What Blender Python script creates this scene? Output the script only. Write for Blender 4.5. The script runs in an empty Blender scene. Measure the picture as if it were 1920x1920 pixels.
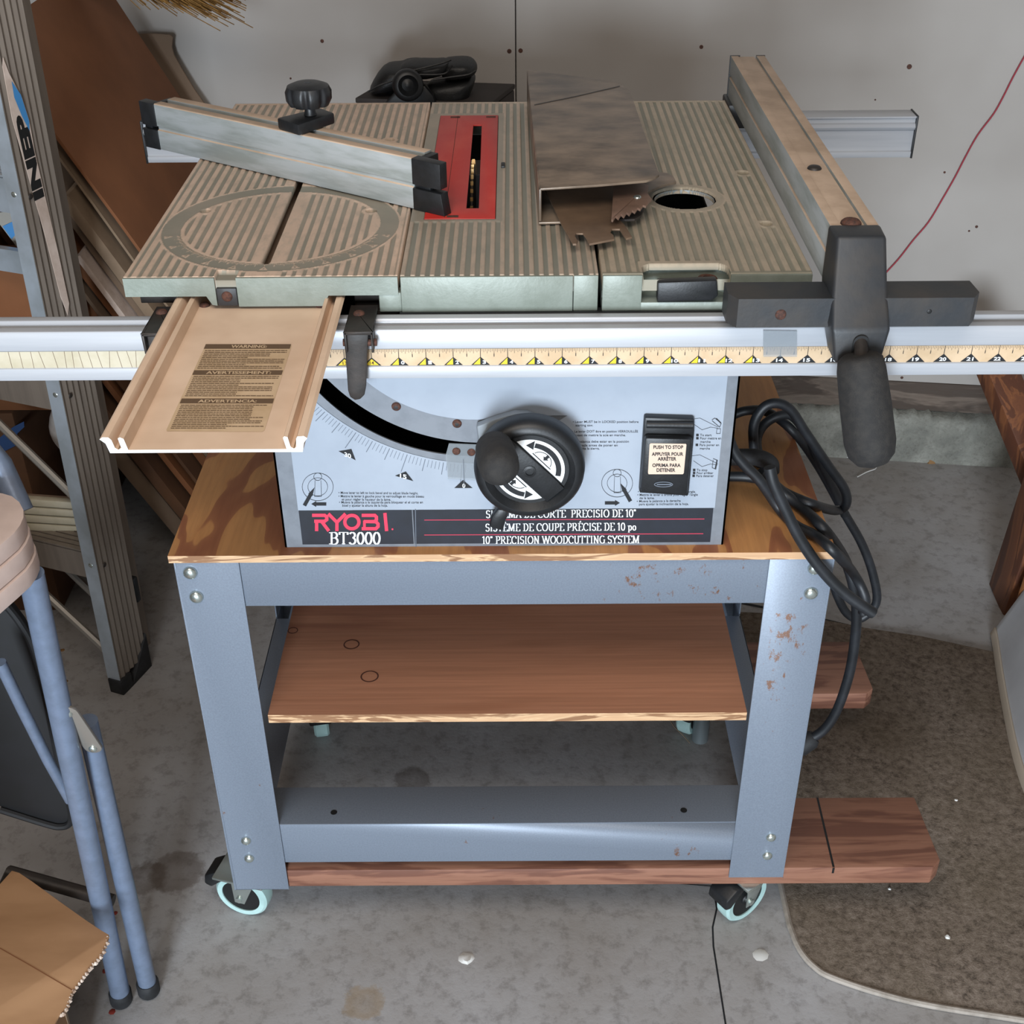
import bpy, bmesh, math, random
import numpy as np
from mathutils import Vector, Matrix
from mathutils.geometry import tessellate_polygon
R = math.radians
random.seed(7)
SC = bpy.context.scene
COL = SC.collection

# ---------------------------------------------------------------- camera, world, lights, exposure
CX, CY, CZ = 0.10815, -1.06384, 1.3795
YAW, PITCH, ROLL, FPX = -0.0034777, 0.5821522, 0.0081257, 2371.32
CP = Vector((CX, CY, CZ))
FW = Vector((math.sin(YAW)*math.cos(PITCH), math.cos(YAW)*math.cos(PITCH), -math.sin(PITCH)))
R0 = Vector((math.cos(YAW), -math.sin(YAW), 0)); D0 = FW.cross(R0)
RT = R0*math.cos(ROLL) + D0*math.sin(ROLL); DN = -R0*math.sin(ROLL) + D0*math.cos(ROLL)
cd = bpy.data.cameras.new('camera'); cam = bpy.data.objects.new('camera', cd); COL.objects.link(cam)
cd.sensor_width = 36; cd.sensor_height = 36; cd.lens = FPX/1920*36; cd.clip_start = .02; cd.clip_end = 60
m3 = Matrix((RT, -DN, -FW)).transposed()
cam.matrix_world = Matrix.Translation(CP) @ m3.to_4x4()
SC.camera = cam

W = bpy.data.worlds.new('world'); SC.world = W; W.use_nodes = True
W.node_tree.nodes['Background'].inputs[0].default_value = (1.0, .92, .84, 1)
W.node_tree.nodes['Background'].inputs[1].default_value = .30

def area(name, loc, tgt, sx, sy, power, col):
    l = bpy.data.lights.new(name, 'AREA'); l.shape = 'RECTANGLE'; l.size = sx; l.size_y = sy
    l.energy = power; l.color = col
    o = bpy.data.objects.new(name, l); COL.objects.link(o); o.location = loc
    o.rotation_euler = (Vector(tgt)-Vector(loc)).to_track_quat('-Z', 'Y').to_euler()
    return o
area('garage_door_daylight', (-.40, -4.0, .95), (.05, .3, .45), .9, 1.5, 250, (.80, .90, 1.0))
area('overhead_fill', (-.1, -.9, 2.35), (.0, .25, .6), 1.3, 1.0, 27, (1.0, .90, .80))  # added fill to brighten upward faces, not a fixture of the garage

SC.view_settings.view_transform = 'Standard'; SC.view_settings.look = 'None'
SC.view_settings.exposure = 0.1; SC.view_settings.gamma = 1.0; SC.view_settings.use_curve_mapping = False

AX = {'x': 0, 'y': 1, 'z': 2}
def at(u, v, ax, val):
    """point of the plane ax=val seen at pixel u,v of the 1920 frame"""
    a = AX[ax]
    d = RT*((u-960)/FPX) + DN*((v-960)/FPX) + FW
    t = (val-CP[a])/d[a]
    return CP + d*t

# ---------------------------------------------------------------- materials
def lin(h):
    if isinstance(h, (tuple, list)): return tuple(h)
    h = h.lstrip('#'); o = []
    for i in (0, 2, 4):
        c = int(h[i:i+2], 16)/255
        o.append(c/12.92 if c <= .04045 else ((c+.055)/1.055)**2.4)
    return tuple(o)
MATS = {}
class NT:
    def __init__(s, name):
        s.m = bpy.data.materials.new(name); s.m.use_nodes = True; s.t = s.m.node_tree
        s.b = s.t.nodes['Principled BSDF']; s.co = s.t.nodes.new('ShaderNodeTexCoord')
        MATS[name] = s.m
    def n(s, k, **kw):
        x = s.t.nodes.new(k)
        for a, b in kw.items(): setattr(x, a, b)
        return x
    def l(s, a, b): s.t.links.new(a, b)
    def coord(s, scale=(1, 1, 1), rot=(0, 0, 0)):
        mp = s.n('ShaderNodeMapping'); mp.inputs['Scale'].default_value = scale; mp.inputs['Rotation'].default_value = rot
        s.l(s.co.outputs['Object'], mp.inputs[0]); return mp.outputs[0]
    def noise(s, vec, scale, detail=4, rough=.6, dist=0):
        x = s.n('ShaderNodeTexNoise'); x.inputs['Scale'].default_value = scale; x.inputs['Detail'].default_value = detail
        x.inputs['Roughness'].default_value = rough; x.inputs['Distortion'].default_value = dist
        s.l(vec, x.inputs['Vector']); return x.outputs['Fac']
    def ramp(s, fac, stops):
        x = s.n('ShaderNodeValToRGB'); e = x.color_ramp.elements
        while len(e) > 1: e.remove(e[-1])
        for i, (p, c) in enumerate(stops):
            k = e[0] if i == 0 else e.new(p)
            k.position = p; k.color = (*lin(c), 1) if not isinstance(c, float) else (c, c, c, 1)
        s.l(fac, x.inputs[0]); return x.outputs[0]
    def mix(s, fac, a, b, mode='MIX'):
        x = s.n('ShaderNodeMix', data_type='RGBA', blend_type=mode)
        if hasattr(fac, 'is_linked'): s.l(fac, x.inputs[0])
        else: x.inputs[0].default_value = fac
        for i, v in ((6, a), (7, b)):
            if hasattr(v, 'is_linked'): s.l(v, x.inputs[i])
            else: x.inputs[i].default_value = (*lin(v), 1)
        return x.outputs[2]
    def bump(s, h, strength=.2, dist=.001):
        x = s.n('ShaderNodeBump'); x.inputs['Strength'].default_value = strength; x.inputs['Distance'].default_value = dist
        s.l(h, x.inputs['Height']); s.l(x.outputs[0], s.b.inputs['Normal'])
    def color(s, c):
        if hasattr(c, 'is_linked'): s.l(c, s.b.inputs['Base Color'])
        else: s.b.inputs['Base Color'].default_value = (*lin(c), 1)
    def pbr(s, rough=.5, metal=0., spec=.5):
        s.b.inputs['Roughness'].default_value = rough; s.b.inputs['Metallic'].default_value = metal
        s.b.inputs['Specular IOR Level'].default_value = spec

def simple(name, c, rough=.5, metal=0., c2=None, scale=30, stretch=(1, 1, 1), lo=.4, hi=.65, bump=0., spec=.5):
    s = NT(name); s.pbr(rough, metal, spec)
    v = s.coord(stretch); f = s.noise(v, scale)
    s.color(s.ramp(f, [(lo, c), (hi, c2)]) if c2 else c)
    if bump: s.bump(s.noise(s.coord(), scale*6, 3), bump, .0008)
    return s.m

simple('flat_black', '#101112', .5); simple('ink', '#0d1015', .7); simple('red_ink', '#b03048', .6)
simple('white_ink', '#e6e9ea', .55); simple('yellow_ink', '#d8bb1e', .55); simple('logo_red', '#d8304e', .5)
simple('gray_ink', '#59606a', .6); simple('tan_ink', '#5f4a36', .7)
simple('black_plastic', '#131517', .45, c2='#1a1c1f', scale=80, bump=.15)
simple('black_rubber', '#141517', .7, c2='#222326', scale=60, bump=.2)
simple('foam_grip', '#1c1b1b', .8, c2='#272523', scale=140, bump=.5)
simple('cord_black', '#14171b', .5, c2='#1f2227', scale=50)
simple('cast_gray', '#24272b', .5, c2='#39342f', scale=14, lo=.45, hi=.75, bump=.3)
simple('dark_steel', '#2c2927', .5, .3, c2='#3b3430', scale=30, bump=.2)
simple('rust', '#5e3c30', .8, .2, c2='#3a2a26', scale=300, bump=.4)
simple('zinc', '#c9d3cf', .25, .9)
simple('alu_side', '#a8adae', .42, .35, c2='#8f9592', scale=12, stretch=(1, 1, 6))
simple('alu_top', '#bba48f', .6, .12, c2='#a58f7a', scale=20)
simple('rail_alu', '#b5b8bd', .38, .2, c2='#a2a6ad', scale=9, stretch=(.4, 1, 10), lo=.3, hi=.75)
simple('rail_dark', '#6b645c', .5, .3)
simple('tray_alu', '#e0c6ae', .6, .08, c2='#c9ac92', scale=9, lo=.42, hi=.75, bump=.1)
simple('tray_channel', '#8a7862', .5, .3, c2='#a08a70', scale=25, stretch=(1, .2, 1))
simple('alu_cut', '#f2f4f4', .4, .1)
simple('table_paint', '#7f877f', .45, .1, c2='#737b72', scale=40, bump=.25)
simple('saw_gray', '#787d84', .45, .25, c2='#6f747b', scale=60)
simple('bare_plate', '#868d93', .45, .3, c2='#7c8389', scale=60)
simple('panel_label', '#97a0ac', .5, 0., c2='#929ba7', scale=20)
simple('navy', '#141821', .45, 0., c2='#191e29', scale=40)
simple('red_plate', '#b32a22', .5, 0., c2='#c24a3c', scale=18, stretch=(1, .4, 1), lo=.45, hi=.75)
simple('guard_metal', '#857463', .38, .3, c2='#51463c', scale=14, stretch=(1, 1.7, 1), lo=.38, hi=.66, bump=.15)
simple('splitter_metal', '#7a6450', .6, .3, c2='#5e4c3e', scale=16, lo=.35, hi=.7)
simple('pawl_metal', '#8a6f60', .5, .4, c2='#7a6355', scale=50)
simple('brass_teeth', '#c9a873', .4, .5)
simple('sticker_cream', '#cdb5a2', .6)
simple('tape_cream', '#c7ae8f', .6, c2='#b99f7e', scale=30)
simple('tape_blank', '#b5ad98', .6, c2='#a79e86', scale=30)
simple('clear_plastic', '#9aa2a8', .2)
MATS['clear_plastic'].node_tree.nodes['Principled BSDF'].inputs['Alpha'].default_value = .35
simple('cardboard', '#7c4e2e', .85, c2='#714628', scale=7, bump=.1)
simple('cardboard_gray', '#75614f', .85, c2='#6a5746', scale=7, bump=.1)
simple('cardboard_dark', '#5e3f28', .9, c2='#4e3422', scale=9)
simple('cardboard_pale', '#88745f', .85, c2='#766350', scale=12)
simple('carton', '#ab8460', .85, c2='#9c7653', scale=6, stretch=(1, 3, 1), bump=.1)
simple('torn_paper', '#c7b9ad', .9, c2='#8e7460', scale=90, bump=.5)
simple('blue_tape', '#2b4a7a', .6); simple('blue_tape_light', '#3d82bb', .6); simple('gray_tape', '#9a958c', .5)
simple('bag_white', '#b3aca6', .35, c2='#9a928c', scale=20)
simple('ladder_alu', '#877d73', .4, .4, c2='#7c7269', scale=20, stretch=(4, 4, .3))
simple('ladder_lit', '#b9c4cf', .35, .55, c2='#a4adb4', scale=14)  # lit copy of the ladder aluminium, the light put into its colour
simple('brace_gray', '#8e8982', .4, .5)
simple('sticker_pale', '#c8b7ac', .6, c2='#b5a295', scale=40)
simple('tube_blue', '#75839a', .34, .35, c2='#6d7a8e', scale=70, bump=.1)
simple('beige_plastic', '#c2aea5', .5, c2='#baa69d', scale=40)
simple('panel_black', '#07080a', .7, c2='#0c0d11', scale=30)
simple('white_board', '#c3c6cb', .5, c2='#b8bbc1', scale=8)
simple('beige_trim', '#a89c8d', .6)
simple('caster_tire', '#a9c7c4', .35, c2='#9dbbb8', scale=40)
simple('box_dark', '#2f2927', .7, c2='#282321', scale=20)
simple('nylon_black', '#101112', .5, c2='#181a1c', scale=60, bump=.6)
simple('bristle', '#6a4a1e', .7, c2='#8a6630', scale=60)
simple('red_string', '#8e2233', .7)
simple('wood_knot', '#4a2a20', .7)
simple('debris_white', '#c9c9c6', .6); simple('debris_brown', '#7a5a34', .7); simple('debris_red', '#7a2a20', .6)
simple('pipe_metal', '#7e878a', .4, .6)
simple('mat_edge', '#9d958c', .8, c2='#857d74', scale=50, bump=.4)

def wood(name, c1, c2, c3, axis='x', sc=1., contrast=1., rough=.6, bands=True):
    s = NT(name); s.pbr(rough)
    st = {'x': (1, 7, 7), 'y': (7, 1, 7), 'z': (7, 7, 1)}[axis]
    v = s.coord(tuple(a*sc for a in st))
    f = s.noise(v, 2.2, 5, .55, .6)
    g = s.noise(s.coord(tuple(a*a*sc for a in st)), 5, 4, .7)
    if bands:
        w = s.n('ShaderNodeMath', operation='MULTIPLY'); s.l(f, w.inputs[0]); w.inputs[1].default_value = 26*contrast
        sn = s.n('ShaderNodeMath', operation='SINE'); s.l(w.outputs[0], sn.inputs[0])
        mr = s.n('ShaderNodeMapRange'); mr.inputs[1].default_value = -1; mr.inputs[2].default_value = 1; s.l(sn.outputs[0], mr.inputs[0]); f = mr.outputs[0]
    c = s.ramp(f, [(.15, c1), (.6, c2), (.9, c3)])
    c = s.mix(s.ramp(g, [(.35, .75), (.7, 1.0)]), '#3b2416', c)
    s.color(c); s.bump(g, .12, .0005); return s.m
s = NT('ply_top'); s.pbr(.55)
f = s.noise(s.coord((3.2, 1, 3), (0, 0, .25)), 3.1, 3, .45, .5); g = s.noise(s.coord((40, 2.5, 20)), 5, 4, .7)
w_ = s.n('ShaderNodeMath', operation='MULTIPLY'); s.l(f, w_.inputs[0]); w_.inputs[1].default_value = 32
q_ = s.n('ShaderNodeMath', operation='SINE'); s.l(w_.outputs[0], q_.inputs[0])
c = s.ramp(q_.outputs[0], [(.0, '#c08a55'), (.42, '#bd8550'), (.56, '#9c6440'), (1., '#925a3a')])
s.color(s.mix(s.ramp(g, [(.35, .2), (.6, 0.)]), c, '#6a3f28'))
wood('ply_shelf', '#b07c60', '#a87458', '#9c6850', 'x', 1., .4)
wood('ply_edge', '#c9a27c', '#d8b48c', '#8f6848', 'x', 3, 1.)
wood('board_red', '#8f6450', '#7e5442', '#6d4637', 'x', 1.8, .9)
wood('brown_lumber', '#6b4029', '#7d4d2e', '#55301f', 'z', 1.5, .7)
wood('orange_lumber', '#8d5a30', '#9b6738', '#75451f', 'z', 1.5, .8)
wood('sill_wood', '#5c534a', '#6c6056', '#463d36', 'x', 1., .6, .85)

# cast table top: green paint in the grooves, bare dusty metal on the lands
def table_mat(name, land1, land2, groove, worn):
    s = NT(name); s.pbr(.5, .15)
    a = s.n('ShaderNodeAttribute', attribute_name='groove')
    f = s.noise(s.coord(), 9, 5, .6, .3)
    f2 = s.noise(s.coord((1, .35, 1)), 130, 3)
    land = s.ramp(f, [(.35, land1), (.7, land2)])
    land = s.mix(s.ramp(f2, [(.45, 0.), (.75, .45)]), land, groove)
    g = s.mix(s.ramp(s.noise(s.coord(), 6, 5), [(.45, 0.), (.7, worn)]), groove, land1)
    s.color(s.mix(a.outputs['Fac'], land, g)); s.bump(f2, .1, .0004); return s.m
table_mat('slide_top', '#d3b9a5', '#bda794', '#858276', .25)
table_mat('main_top', '#b8a695', '#a59788', '#7f8076', .3)
table_mat('right_top', '#b3a491', '#a09482', '#7d7c6e', .4)

# painted stand steel with rust
def stand_mat(name, boxes):
    s = NT(name); s.pbr(.42, .2)
    f = s.noise(s.coord(), 500, 2); base = s.ramp(f, [(.3, '#6e7784'), (.7, '#78828f')])
    fac = None
    n1 = s.noise(s.coord((1, 1, .6)), 95, 4, .7); n0 = s.noise(s.coord(), 14, 2)
    sep = s.n('ShaderNodeSeparateXYZ'); s.l(s.co.outputs['Object'], sep.inputs[0])
    for (x0, x1, z0, z1, amt) in boxes:
        def win(o, a, b):
            p = s.n('ShaderNodeMapRange', interpolation_type='SMOOTHSTEP'); w = (b-a)*.3
            p.inputs[1].default_value = a; p.inputs[2].default_value = a+w; s.l(o, p.inputs[0])
            q = s.n('ShaderNodeMapRange', interpolation_type='SMOOTHSTEP'); q.inputs[1].default_value = b; q.inputs[2].default_value = b-w; s.l(o, q.inputs[0])
            m = s.n('ShaderNodeMath', operation='MULTIPLY'); s.l(p.outputs[0], m.inputs[0]); s.l(q.outputs[0], m.inputs[1]); return m.outputs[0]
        m = s.n('ShaderNodeMath', operation='MULTIPLY'); s.l(win(sep.outputs[0], x0, x1), m.inputs[0]); s.l(win(sep.outputs[2], z0, z1), m.inputs[1])
        a = s.n('ShaderNodeMath', operation='MULTIPLY'); s.l(m.outputs[0], a.inputs[0]); a.inputs[1].default_value = amt
        if fac is None: fac = a.outputs[0]
        else:
            k = s.n('ShaderNodeMath', operation='MAXIMUM'); s.l(fac, k.inputs[0]); s.l(a.outputs[0], k.inputs[1]); fac = k.outputs[0]
    add = s.n('ShaderNodeMath', operation='ADD'); s.l(n1, add.inputs[0]); s.l(fac, add.inputs[1])
    add2 = s.n('ShaderNodeMath', operation='ADD'); s.l(add.outputs[0], add2.inputs[0])
    sc = s.n('ShaderNodeMath', operation='MULTIPLY'); s.l(n0, sc.inputs[0]); sc.inputs[1].default_value = .35; s.l(sc.outputs[0], add2.inputs[1])
    s.color(s.mix(s.ramp(add2.outputs[0], [(.90, 0.), (.97, 1.)]), base, '#6e5142')); return s.m
stand_mat('stand_paint', [(.17, .40, .53, .61, .17), (.375, .44, .33, .60, .13), (.28, .34, .13, .2, .1), (.03, .1, .13, .2, .08)])

def concrete(name, c1, c2, c3, sc=1., bump=.3, stains=()):
    s = NT(name); s.pbr(.75)
    a = s.noise(s.coord(), 3*sc, 8, .65, .3); b = s.noise(s.coord(), 45*sc, 5, .7); c = s.noise(s.coord(), 12*sc, 4, .6)
    col = s.ramp(a, [(.3, c1), (.5, c2), (.7, c3)])
    col = s.mix(s.ramp(b, [(.35, .35), (.5, 0.)]), col, '#4a443d')
    col = s.mix(s.ramp(c, [(.62, 0.), (.8, .3)]), col, '#5a5147')
    for (sx, sy, sr, sc_) in stains:      # oily splashes with a ragged dark rim
        dv = s.n('ShaderNodeVectorMath', operation='DISTANCE'); s.l(s.co.outputs['Object'], dv.inputs[0]); dv.inputs[1].default_value = (sx, sy, 0)
        ad = s.n('ShaderNodeMath', operation='MULTIPLY_ADD'); s.l(s.noise(s.coord(), 60, 4, .7), ad.inputs[0]); ad.inputs[1].default_value = .03; s.l(dv.outputs['Value'], ad.inputs[2])
        col = s.mix(s.ramp(ad.outputs[0], [(sr*.3, .18), (sr*1.1, .5), (sr*1.35, .55), (sr*1.5, 0.)]), col, sc_)
    s.color(col); s.bump(b, bump, .002); return s.m
concrete('floor_concrete', '#88837e', '#979594', '#a5a5a7', stains=((-.405, .118, .030, '#4a3a2c'), (-.366, .128, .036, '#4a3a2c'), (-.05, .30, .03, '#4a4038'), (-.085, -.082, .028, '#8a7452')))
concrete('curb_concrete', '#5c5c57', '#77776f', '#94948c', 4, 1.)
concrete('curb_chip', '#a3a29c', '#8c8c84', '#b5b4ae', 9, 1.)
s = NT('mat_pile'); s.pbr(.95, 0, .1)
f = s.noise(s.coord(), 95, 6, .8, .2); f2 = s.noise(s.coord(), 7, 4)
s.color(s.mix(s.ramp(f2, [(.4, 0.), (.7, .5)]), s.ramp(f, [(.33, '#463e37'), (.5, '#75695e'), (.68, '#8d8176')]), '#635849')); s.bump(f, .8, .004)
s = NT('drywall'); s.pbr(.8, 0, .2)
f = s.noise(s.coord(), 1.8, 4); f2 = s.noise(s.coord(), 120, 2)
s.color(s.ramp(f, [(.35, '#9a9590'), (.65, '#a5a19d')])); s.bump(f2, .08, .0006)
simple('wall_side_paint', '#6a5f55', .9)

# ---------------------------------------------------------------- mesh helpers
class MB:
    def __init__(s): s.v = []; s.f = []; s.mi = []; s.cur = 0
    def add(s, vs, fs, M=None):
        o = len(s.v)
        s.v += [tuple((M @ Vector(v)) if M else Vector(v)) for v in vs]
        s.f += [tuple(o+i for i in f) for f in fs]; s.mi += [s.cur]*len(fs); return s
    def box(s, x0, x1, y0, y1, z0, z1, M=None):
        vs = [(x, y, z) for z in (z0, z1) for y in (y0, y1) for x in (x0, x1)]
        return s.add(vs, [(0, 2, 3, 1), (4, 5, 7, 6), (0, 1, 5, 4), (2, 6, 7, 3), (0, 4, 6, 2), (1, 3, 7, 5)], M)
    def prism(s, poly, vec, holes=(), M=None):
        """closed 3D planar polygon (list of points) extruded along vec"""
        loops = [[Vector(p) for p in poly]] + [[Vector(p) for p in h] for h in holes]
        flat = [p for l in loops for p in l]; n = len(flat); vec = Vector(vec)
        nn = Vector((0, 0, 0)); L0 = loops[0]
        for i in range(len(L0)): nn += L0[i].cross(L0[(i+1) % len(L0)])
        tris = tessellate_polygon(loops)
        def orient(t):
            a, b, c = (flat[i] for i in t)
            return t if (b-a).cross(c-a).dot(vec) > 0 else (t[0], t[2], t[1])
        tris = [orient(t) for t in tris]
        vs = flat + [p+vec for p in flat]
        fs = [tuple(reversed(t)) for t in tris] + [tuple(i+n for i in t) for t in tris]
        o = 0; sgn = nn.dot(vec) > 0
        for li, l in enumerate(loops):
            k = len(l)
            ln = Vector((0, 0, 0))
            for i in range(k): ln += l[i].cross(l[(i+1) % k])
            ccw = ln.dot(vec) > 0
            if li: ccw = not ccw
            for i in range(k):
                a, b = o+i, o+(i+1) % k
                fs.append((a, b, b+n, a+n) if ccw else (b, a, a+n, b+n))
            o += k
        return s.add(vs, fs, M)
    def lathe(s, prof, seg=32, M=None, close=True):
        """prof: (r, z) pairs around local z"""
        vs = []; fs = []
        for r, z in prof:
            for i in range(seg):
                a = 2*math.pi*i/seg; vs.append((r*math.cos(a), r*math.sin(a), z))
        for j in range(len(prof)-1):
            for i in range(seg):
                k = (i+1) % seg; fs.append((j*seg+i, j*seg+k, (j+1)*seg+k, (j+1)*seg+i))
        if close:
            if prof[0][0] > 1e-6: fs.append(tuple(reversed(range(seg))))
            if prof[-1][0] > 1e-6: fs.append(tuple((len(prof)-1)*seg+i for i in range(seg)))
        return s.add(vs, fs, M)
    def tube(s, pts, r, seg=10, cap=True, radii=None):
        pts = [Vector(p) for p in pts]; vs = []; fs = []; n = len(pts)
        t0 = (pts[1]-pts[0]).normalized(); up = Vector((0, 0, 1)) if abs(t0.z) < .9 else Vector((1, 0, 0))
        a = t0.cross(up).normalized()
        for i, p in enumerate(pts):
            t = (pts[min(i+1, n-1)]-pts[max(i-1, 0)]).normalized()
            a = (a - t*a.dot(t)).normalized(); b = t.cross(a); rr = radii[i] if radii else r
            for k in range(seg):
                q = 2*math.pi*k/seg; vs.append(p + (a*math.cos(q)+b*math.sin(q))*rr)
        for j in range(n-1):
            for k in range(seg):
                m = (k+1) % seg; fs.append((j*seg+k, j*seg+m, (j+1)*seg+m, (j+1)*seg+k))
        if cap: fs.append(tuple(reversed(range(seg)))); fs.append(tuple((n-1)*seg+k for k in range(seg)))
        return s.add(vs, fs)
    def build(s, name, mats, parent=None, bevel=0, smooth=35, seg=2, origin=None):
        me = bpy.data.meshes.new(name)
        ms = mats if isinstance(mats, (list, tuple)) else [mats]
        vs = s.v
        if origin is not None: vs = [tuple(Vector(v)-Vector(origin)) for v in vs]
        me.from_pydata(vs, [], s.f)
        for m in ms: me.materials.append(MATS[m])
        if len(ms) > 1: me.polygons.foreach_set('material_index', s.mi)
        bm = bmesh.new(); bm.from_mesh(me)
        bmesh.ops.remove_doubles(bm, verts=bm.verts, dist=1e-6)
        bmesh.ops.recalc_face_normals(bm, faces=bm.faces)
        if bevel:
            ed = [e for e in bm.edges if e.is_manifold and e.calc_face_angle(0) > R(30)]
            bmesh.ops.bevel(bm, geom=ed, offset=bevel, segments=seg, profile=.5, affect='EDGES', clamp_overlap=True)
        bm.to_mesh(me); bm.free()
        if smooth:
            me.polygons.foreach_set('use_smooth', [True]*len(me.polygons)); me.set_sharp_from_angle(angle=R(smooth))
        o = bpy.data.objects.new(name, me); COL.objects.link(o)
        if origin is not None: o.location = origin
        if parent is not None: attach(o, parent)
        return o
def attach(o, parent):
    """parent while keeping the world placement (parents are never rotated or scaled)"""
    off = Vector((0, 0, 0)); p = parent
    while p is not None: off += p.location; p = p.parent
    o.parent = parent; o.location = o.location - off
def tag(o, label=None, cat=None, group=None, kind=None):
    if label: o['label'] = label
    if cat: o['category'] = cat
    if group: o['group'] = group
    if kind: o['kind'] = kind
    return o
def thing(name, label, cat, loc=(0, 0, 0), group=None, kind=None):
    o = bpy.data.objects.new(name, None); o.empty_display_size = .05; COL.objects.link(o); o.location = loc
    return tag(o, label, cat, group, kind)
def Mx(o, x, y, z):
    m = Matrix((Vector(x), Vector(y), Vector(z))).transposed().to_4x4(); m.translation = Vector(o); return m
def frame(p, d, up=(0, 0, 1)):
    """matrix whose local z runs along d"""
    z = Vector(d).normalized(); u = Vector(up)
    if abs(z.dot(u)) > .95: u = Vector((1, 0, 0))
    x = u.cross(z).normalized(); return Mx(p, x, z.cross(x), z)
def arc(cx, cz, r, a0, a1, n):
    return [(cx+r*math.cos(R(a0+(a1-a0)*i/n)), cz+r*math.sin(R(a0+(a1-a0)*i/n))) for i in range(n+1)]
def rrect(x0, x1, y0, y1, r, n=5):
    out = []
    for (cx, cy, a) in ((x1-r, y1-r, 0), (x0+r, y1-r, 90), (x0+r, y0+r, 180), (x1-r, y0+r, 270)):
        out += arc(cx, cy, r, a, a+90, n)
    return out
def catmull(pts, n=6):
    P = [Vector(p) for p in pts]; P = [P[0]*2-P[1]] + P + [P[-1]*2-P[-2]]; out = []
    for i in range(1, len(P)-2):
        for k in range(n):
            t = k/n; a, b, c, d = P[i-1:i+3]
            out.append(.5*((2*b)+(c-a)*t+(2*a-5*b+4*c-d)*t*t+(3*b-a-3*c+d)*t**3))
    out.append(P[-2]); return out

# ---- flat print: plate faces slightly proud of a surface
class Ink:
    """flat marks on a surface: F maps (u, v) to a point on it, N is its outward normal"""
    def __init__(s, F, N, lift): s.F = F; s.N = Vector(N)*lift; s.b = MB()
    def poly(s, pts, cur=0):
        s.k = getattr(s, 'k', 0)+1; jt = s.N.normalized()*(1.2e-5*(s.k % 11))
        P = [s.F(*p)+s.N+jt for p in pts]
        tris = tessellate_polygon([P]); s.b.cur = cur
        out = []
        for t in tris:
            a, b, c = (P[i] for i in t)
            out.append(t if (b-a).cross(c-a).dot(s.N) > 0 else (t[0], t[2], t[1]))
        s.b.add(P, out)
    def line(s, pts, w, closed=False):
        P = [Vector((p[0], p[1])) for p in pts]
        if closed: P.append(P[0])
        for a, b in zip(P, P[1:]):
            d = (b-a)
            if d.length < 1e-9: continue
            n = Vector((-d.y, d.x)).normalized()*w/2; e = d.normalized()*w*.25
            s.poly([a-e+n, a-e-n, b+e-n, b+e+n])
    def circ(s, c, r, w, n=28, ry=None):
        ry = ry or r
        s.line([(c[0]+r*math.cos(2*math.pi*i/n), c[1]+ry*math.sin(2*math.pi*i/n)) for i in range(n)], w, True)
    def disc(s, c, r, n=20, ry=None):
        ry = ry or r
        s.poly([(c[0]+r*math.cos(2*math.pi*i/n), c[1]+ry*math.sin(2*math.pi*i/n)) for i in range(n)])
    def build(s, name, mat, parent):
        me = bpy.data.meshes.new(name); me.from_pydata(s.b.v, [], s.b.f); me.materials.append(MATS[mat])
        o = bpy.data.objects.new(name, me); COL.objects.link(o)
        if parent is not None: attach(o, parent)
        return o
_tc = {}
def text_mesh(t, bold=0.):
    k = (t, bold)
    if k not in _tc:
        c = bpy.data.curves.new('t', 'FONT'); c.body = t; c.size = 1; c.offset = bold; c.resolution_u = 3
        o = bpy.data.objects.new('t', c); COL.objects.link(o)
        dg = bpy.context.evaluated_depsgraph_get(); me = o.evaluated_get(dg).to_mesh()
        vs = [v.co.copy() for v in me.vertices]; fs = [tuple(p.vertices) for p in me.polygons]
        o.evaluated_get(dg).to_mesh_clear(); bpy.data.objects.remove(o); bpy.data.curves.remove(c)
        _tc[k] = (vs, fs)
    return _tc[k]
def put_text(ink, t, u0, v0, u1, v1, h, bold=0., shear=0., slant=0):
    """text whose baseline runs (u0,v0)-(u1,v1), capital height h measured along v (pixels: negative is up)"""
    vs, fs = text_mesh(t, bold)
    if not vs: return
    xs = [v.x for v in vs]; x0, x1 = min(xs), max(xs); ch = .73
    P = []
    for v in vs:
        a = (v.x-x0)/(x1-x0); b = v.y/ch
        P.append(ink.F(u0+(u1-u0)*a+shear*b, v0+(v1-v0)*a+h*b)+ink.N)
    n = len(ink.b.v); out = []
    for f in fs:
        a, b, c = P[f[0]], P[f[1]], P[f[2]]
        out.append(f if (b-a).cross(c-a).dot(ink.N) > 0 else tuple(reversed(f)))
    ink.b.add(P, out)

# ---- a small serif face drawn with a broad nib
SER = {}
def _g(ch, w, strokes, serifs=()): SER[ch] = (w, strokes, serifs)
def _a(cx, cy, rx, ry, a0, a1, n=9): return [(cx+rx*math.cos(R(a0+(a1-a0)*i/n)), cy+ry*math.sin(R(a0+(a1-a0)*i/n))) for i in range(n+1)]
_g('I', .38, [[(.19, 0), (.19, 1)]], [(.19, 0), (.19, 1)])
_g('B', .66, [[(.18, 0), (.18, 1)], [(.18, 1), (.36, 1)]+_a(.36, .76, .18, .24, 90, -90)+[(.18, .52)], [(.18, .52), (.38, .52)]+_a(.38, .26, .2, .26, 90, -90)+[(.18, 0)]], [(.12, 0), (.12, 1)])
_g('T', .64, [[(.32, 0), (.32, 1)], [(.05, 1), (.59, 1)], [(.05, 1), (.05, .82)], [(.59, 1), (.59, .82)]], [(.32, 0)])
_g('3', .54, [_a(.26, .77, .18, .23, 150, -80), _a(.26, .27, .21, .27, 80, -150)])
_g('0', .54, [_a(.27, .5, .2, .5, 0, 360, 18)])
_g('1', .42, [[(.22, 0), (.22, 1)], [(.06, .84), (.22, 1)]], [(.22, 0)])
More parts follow.
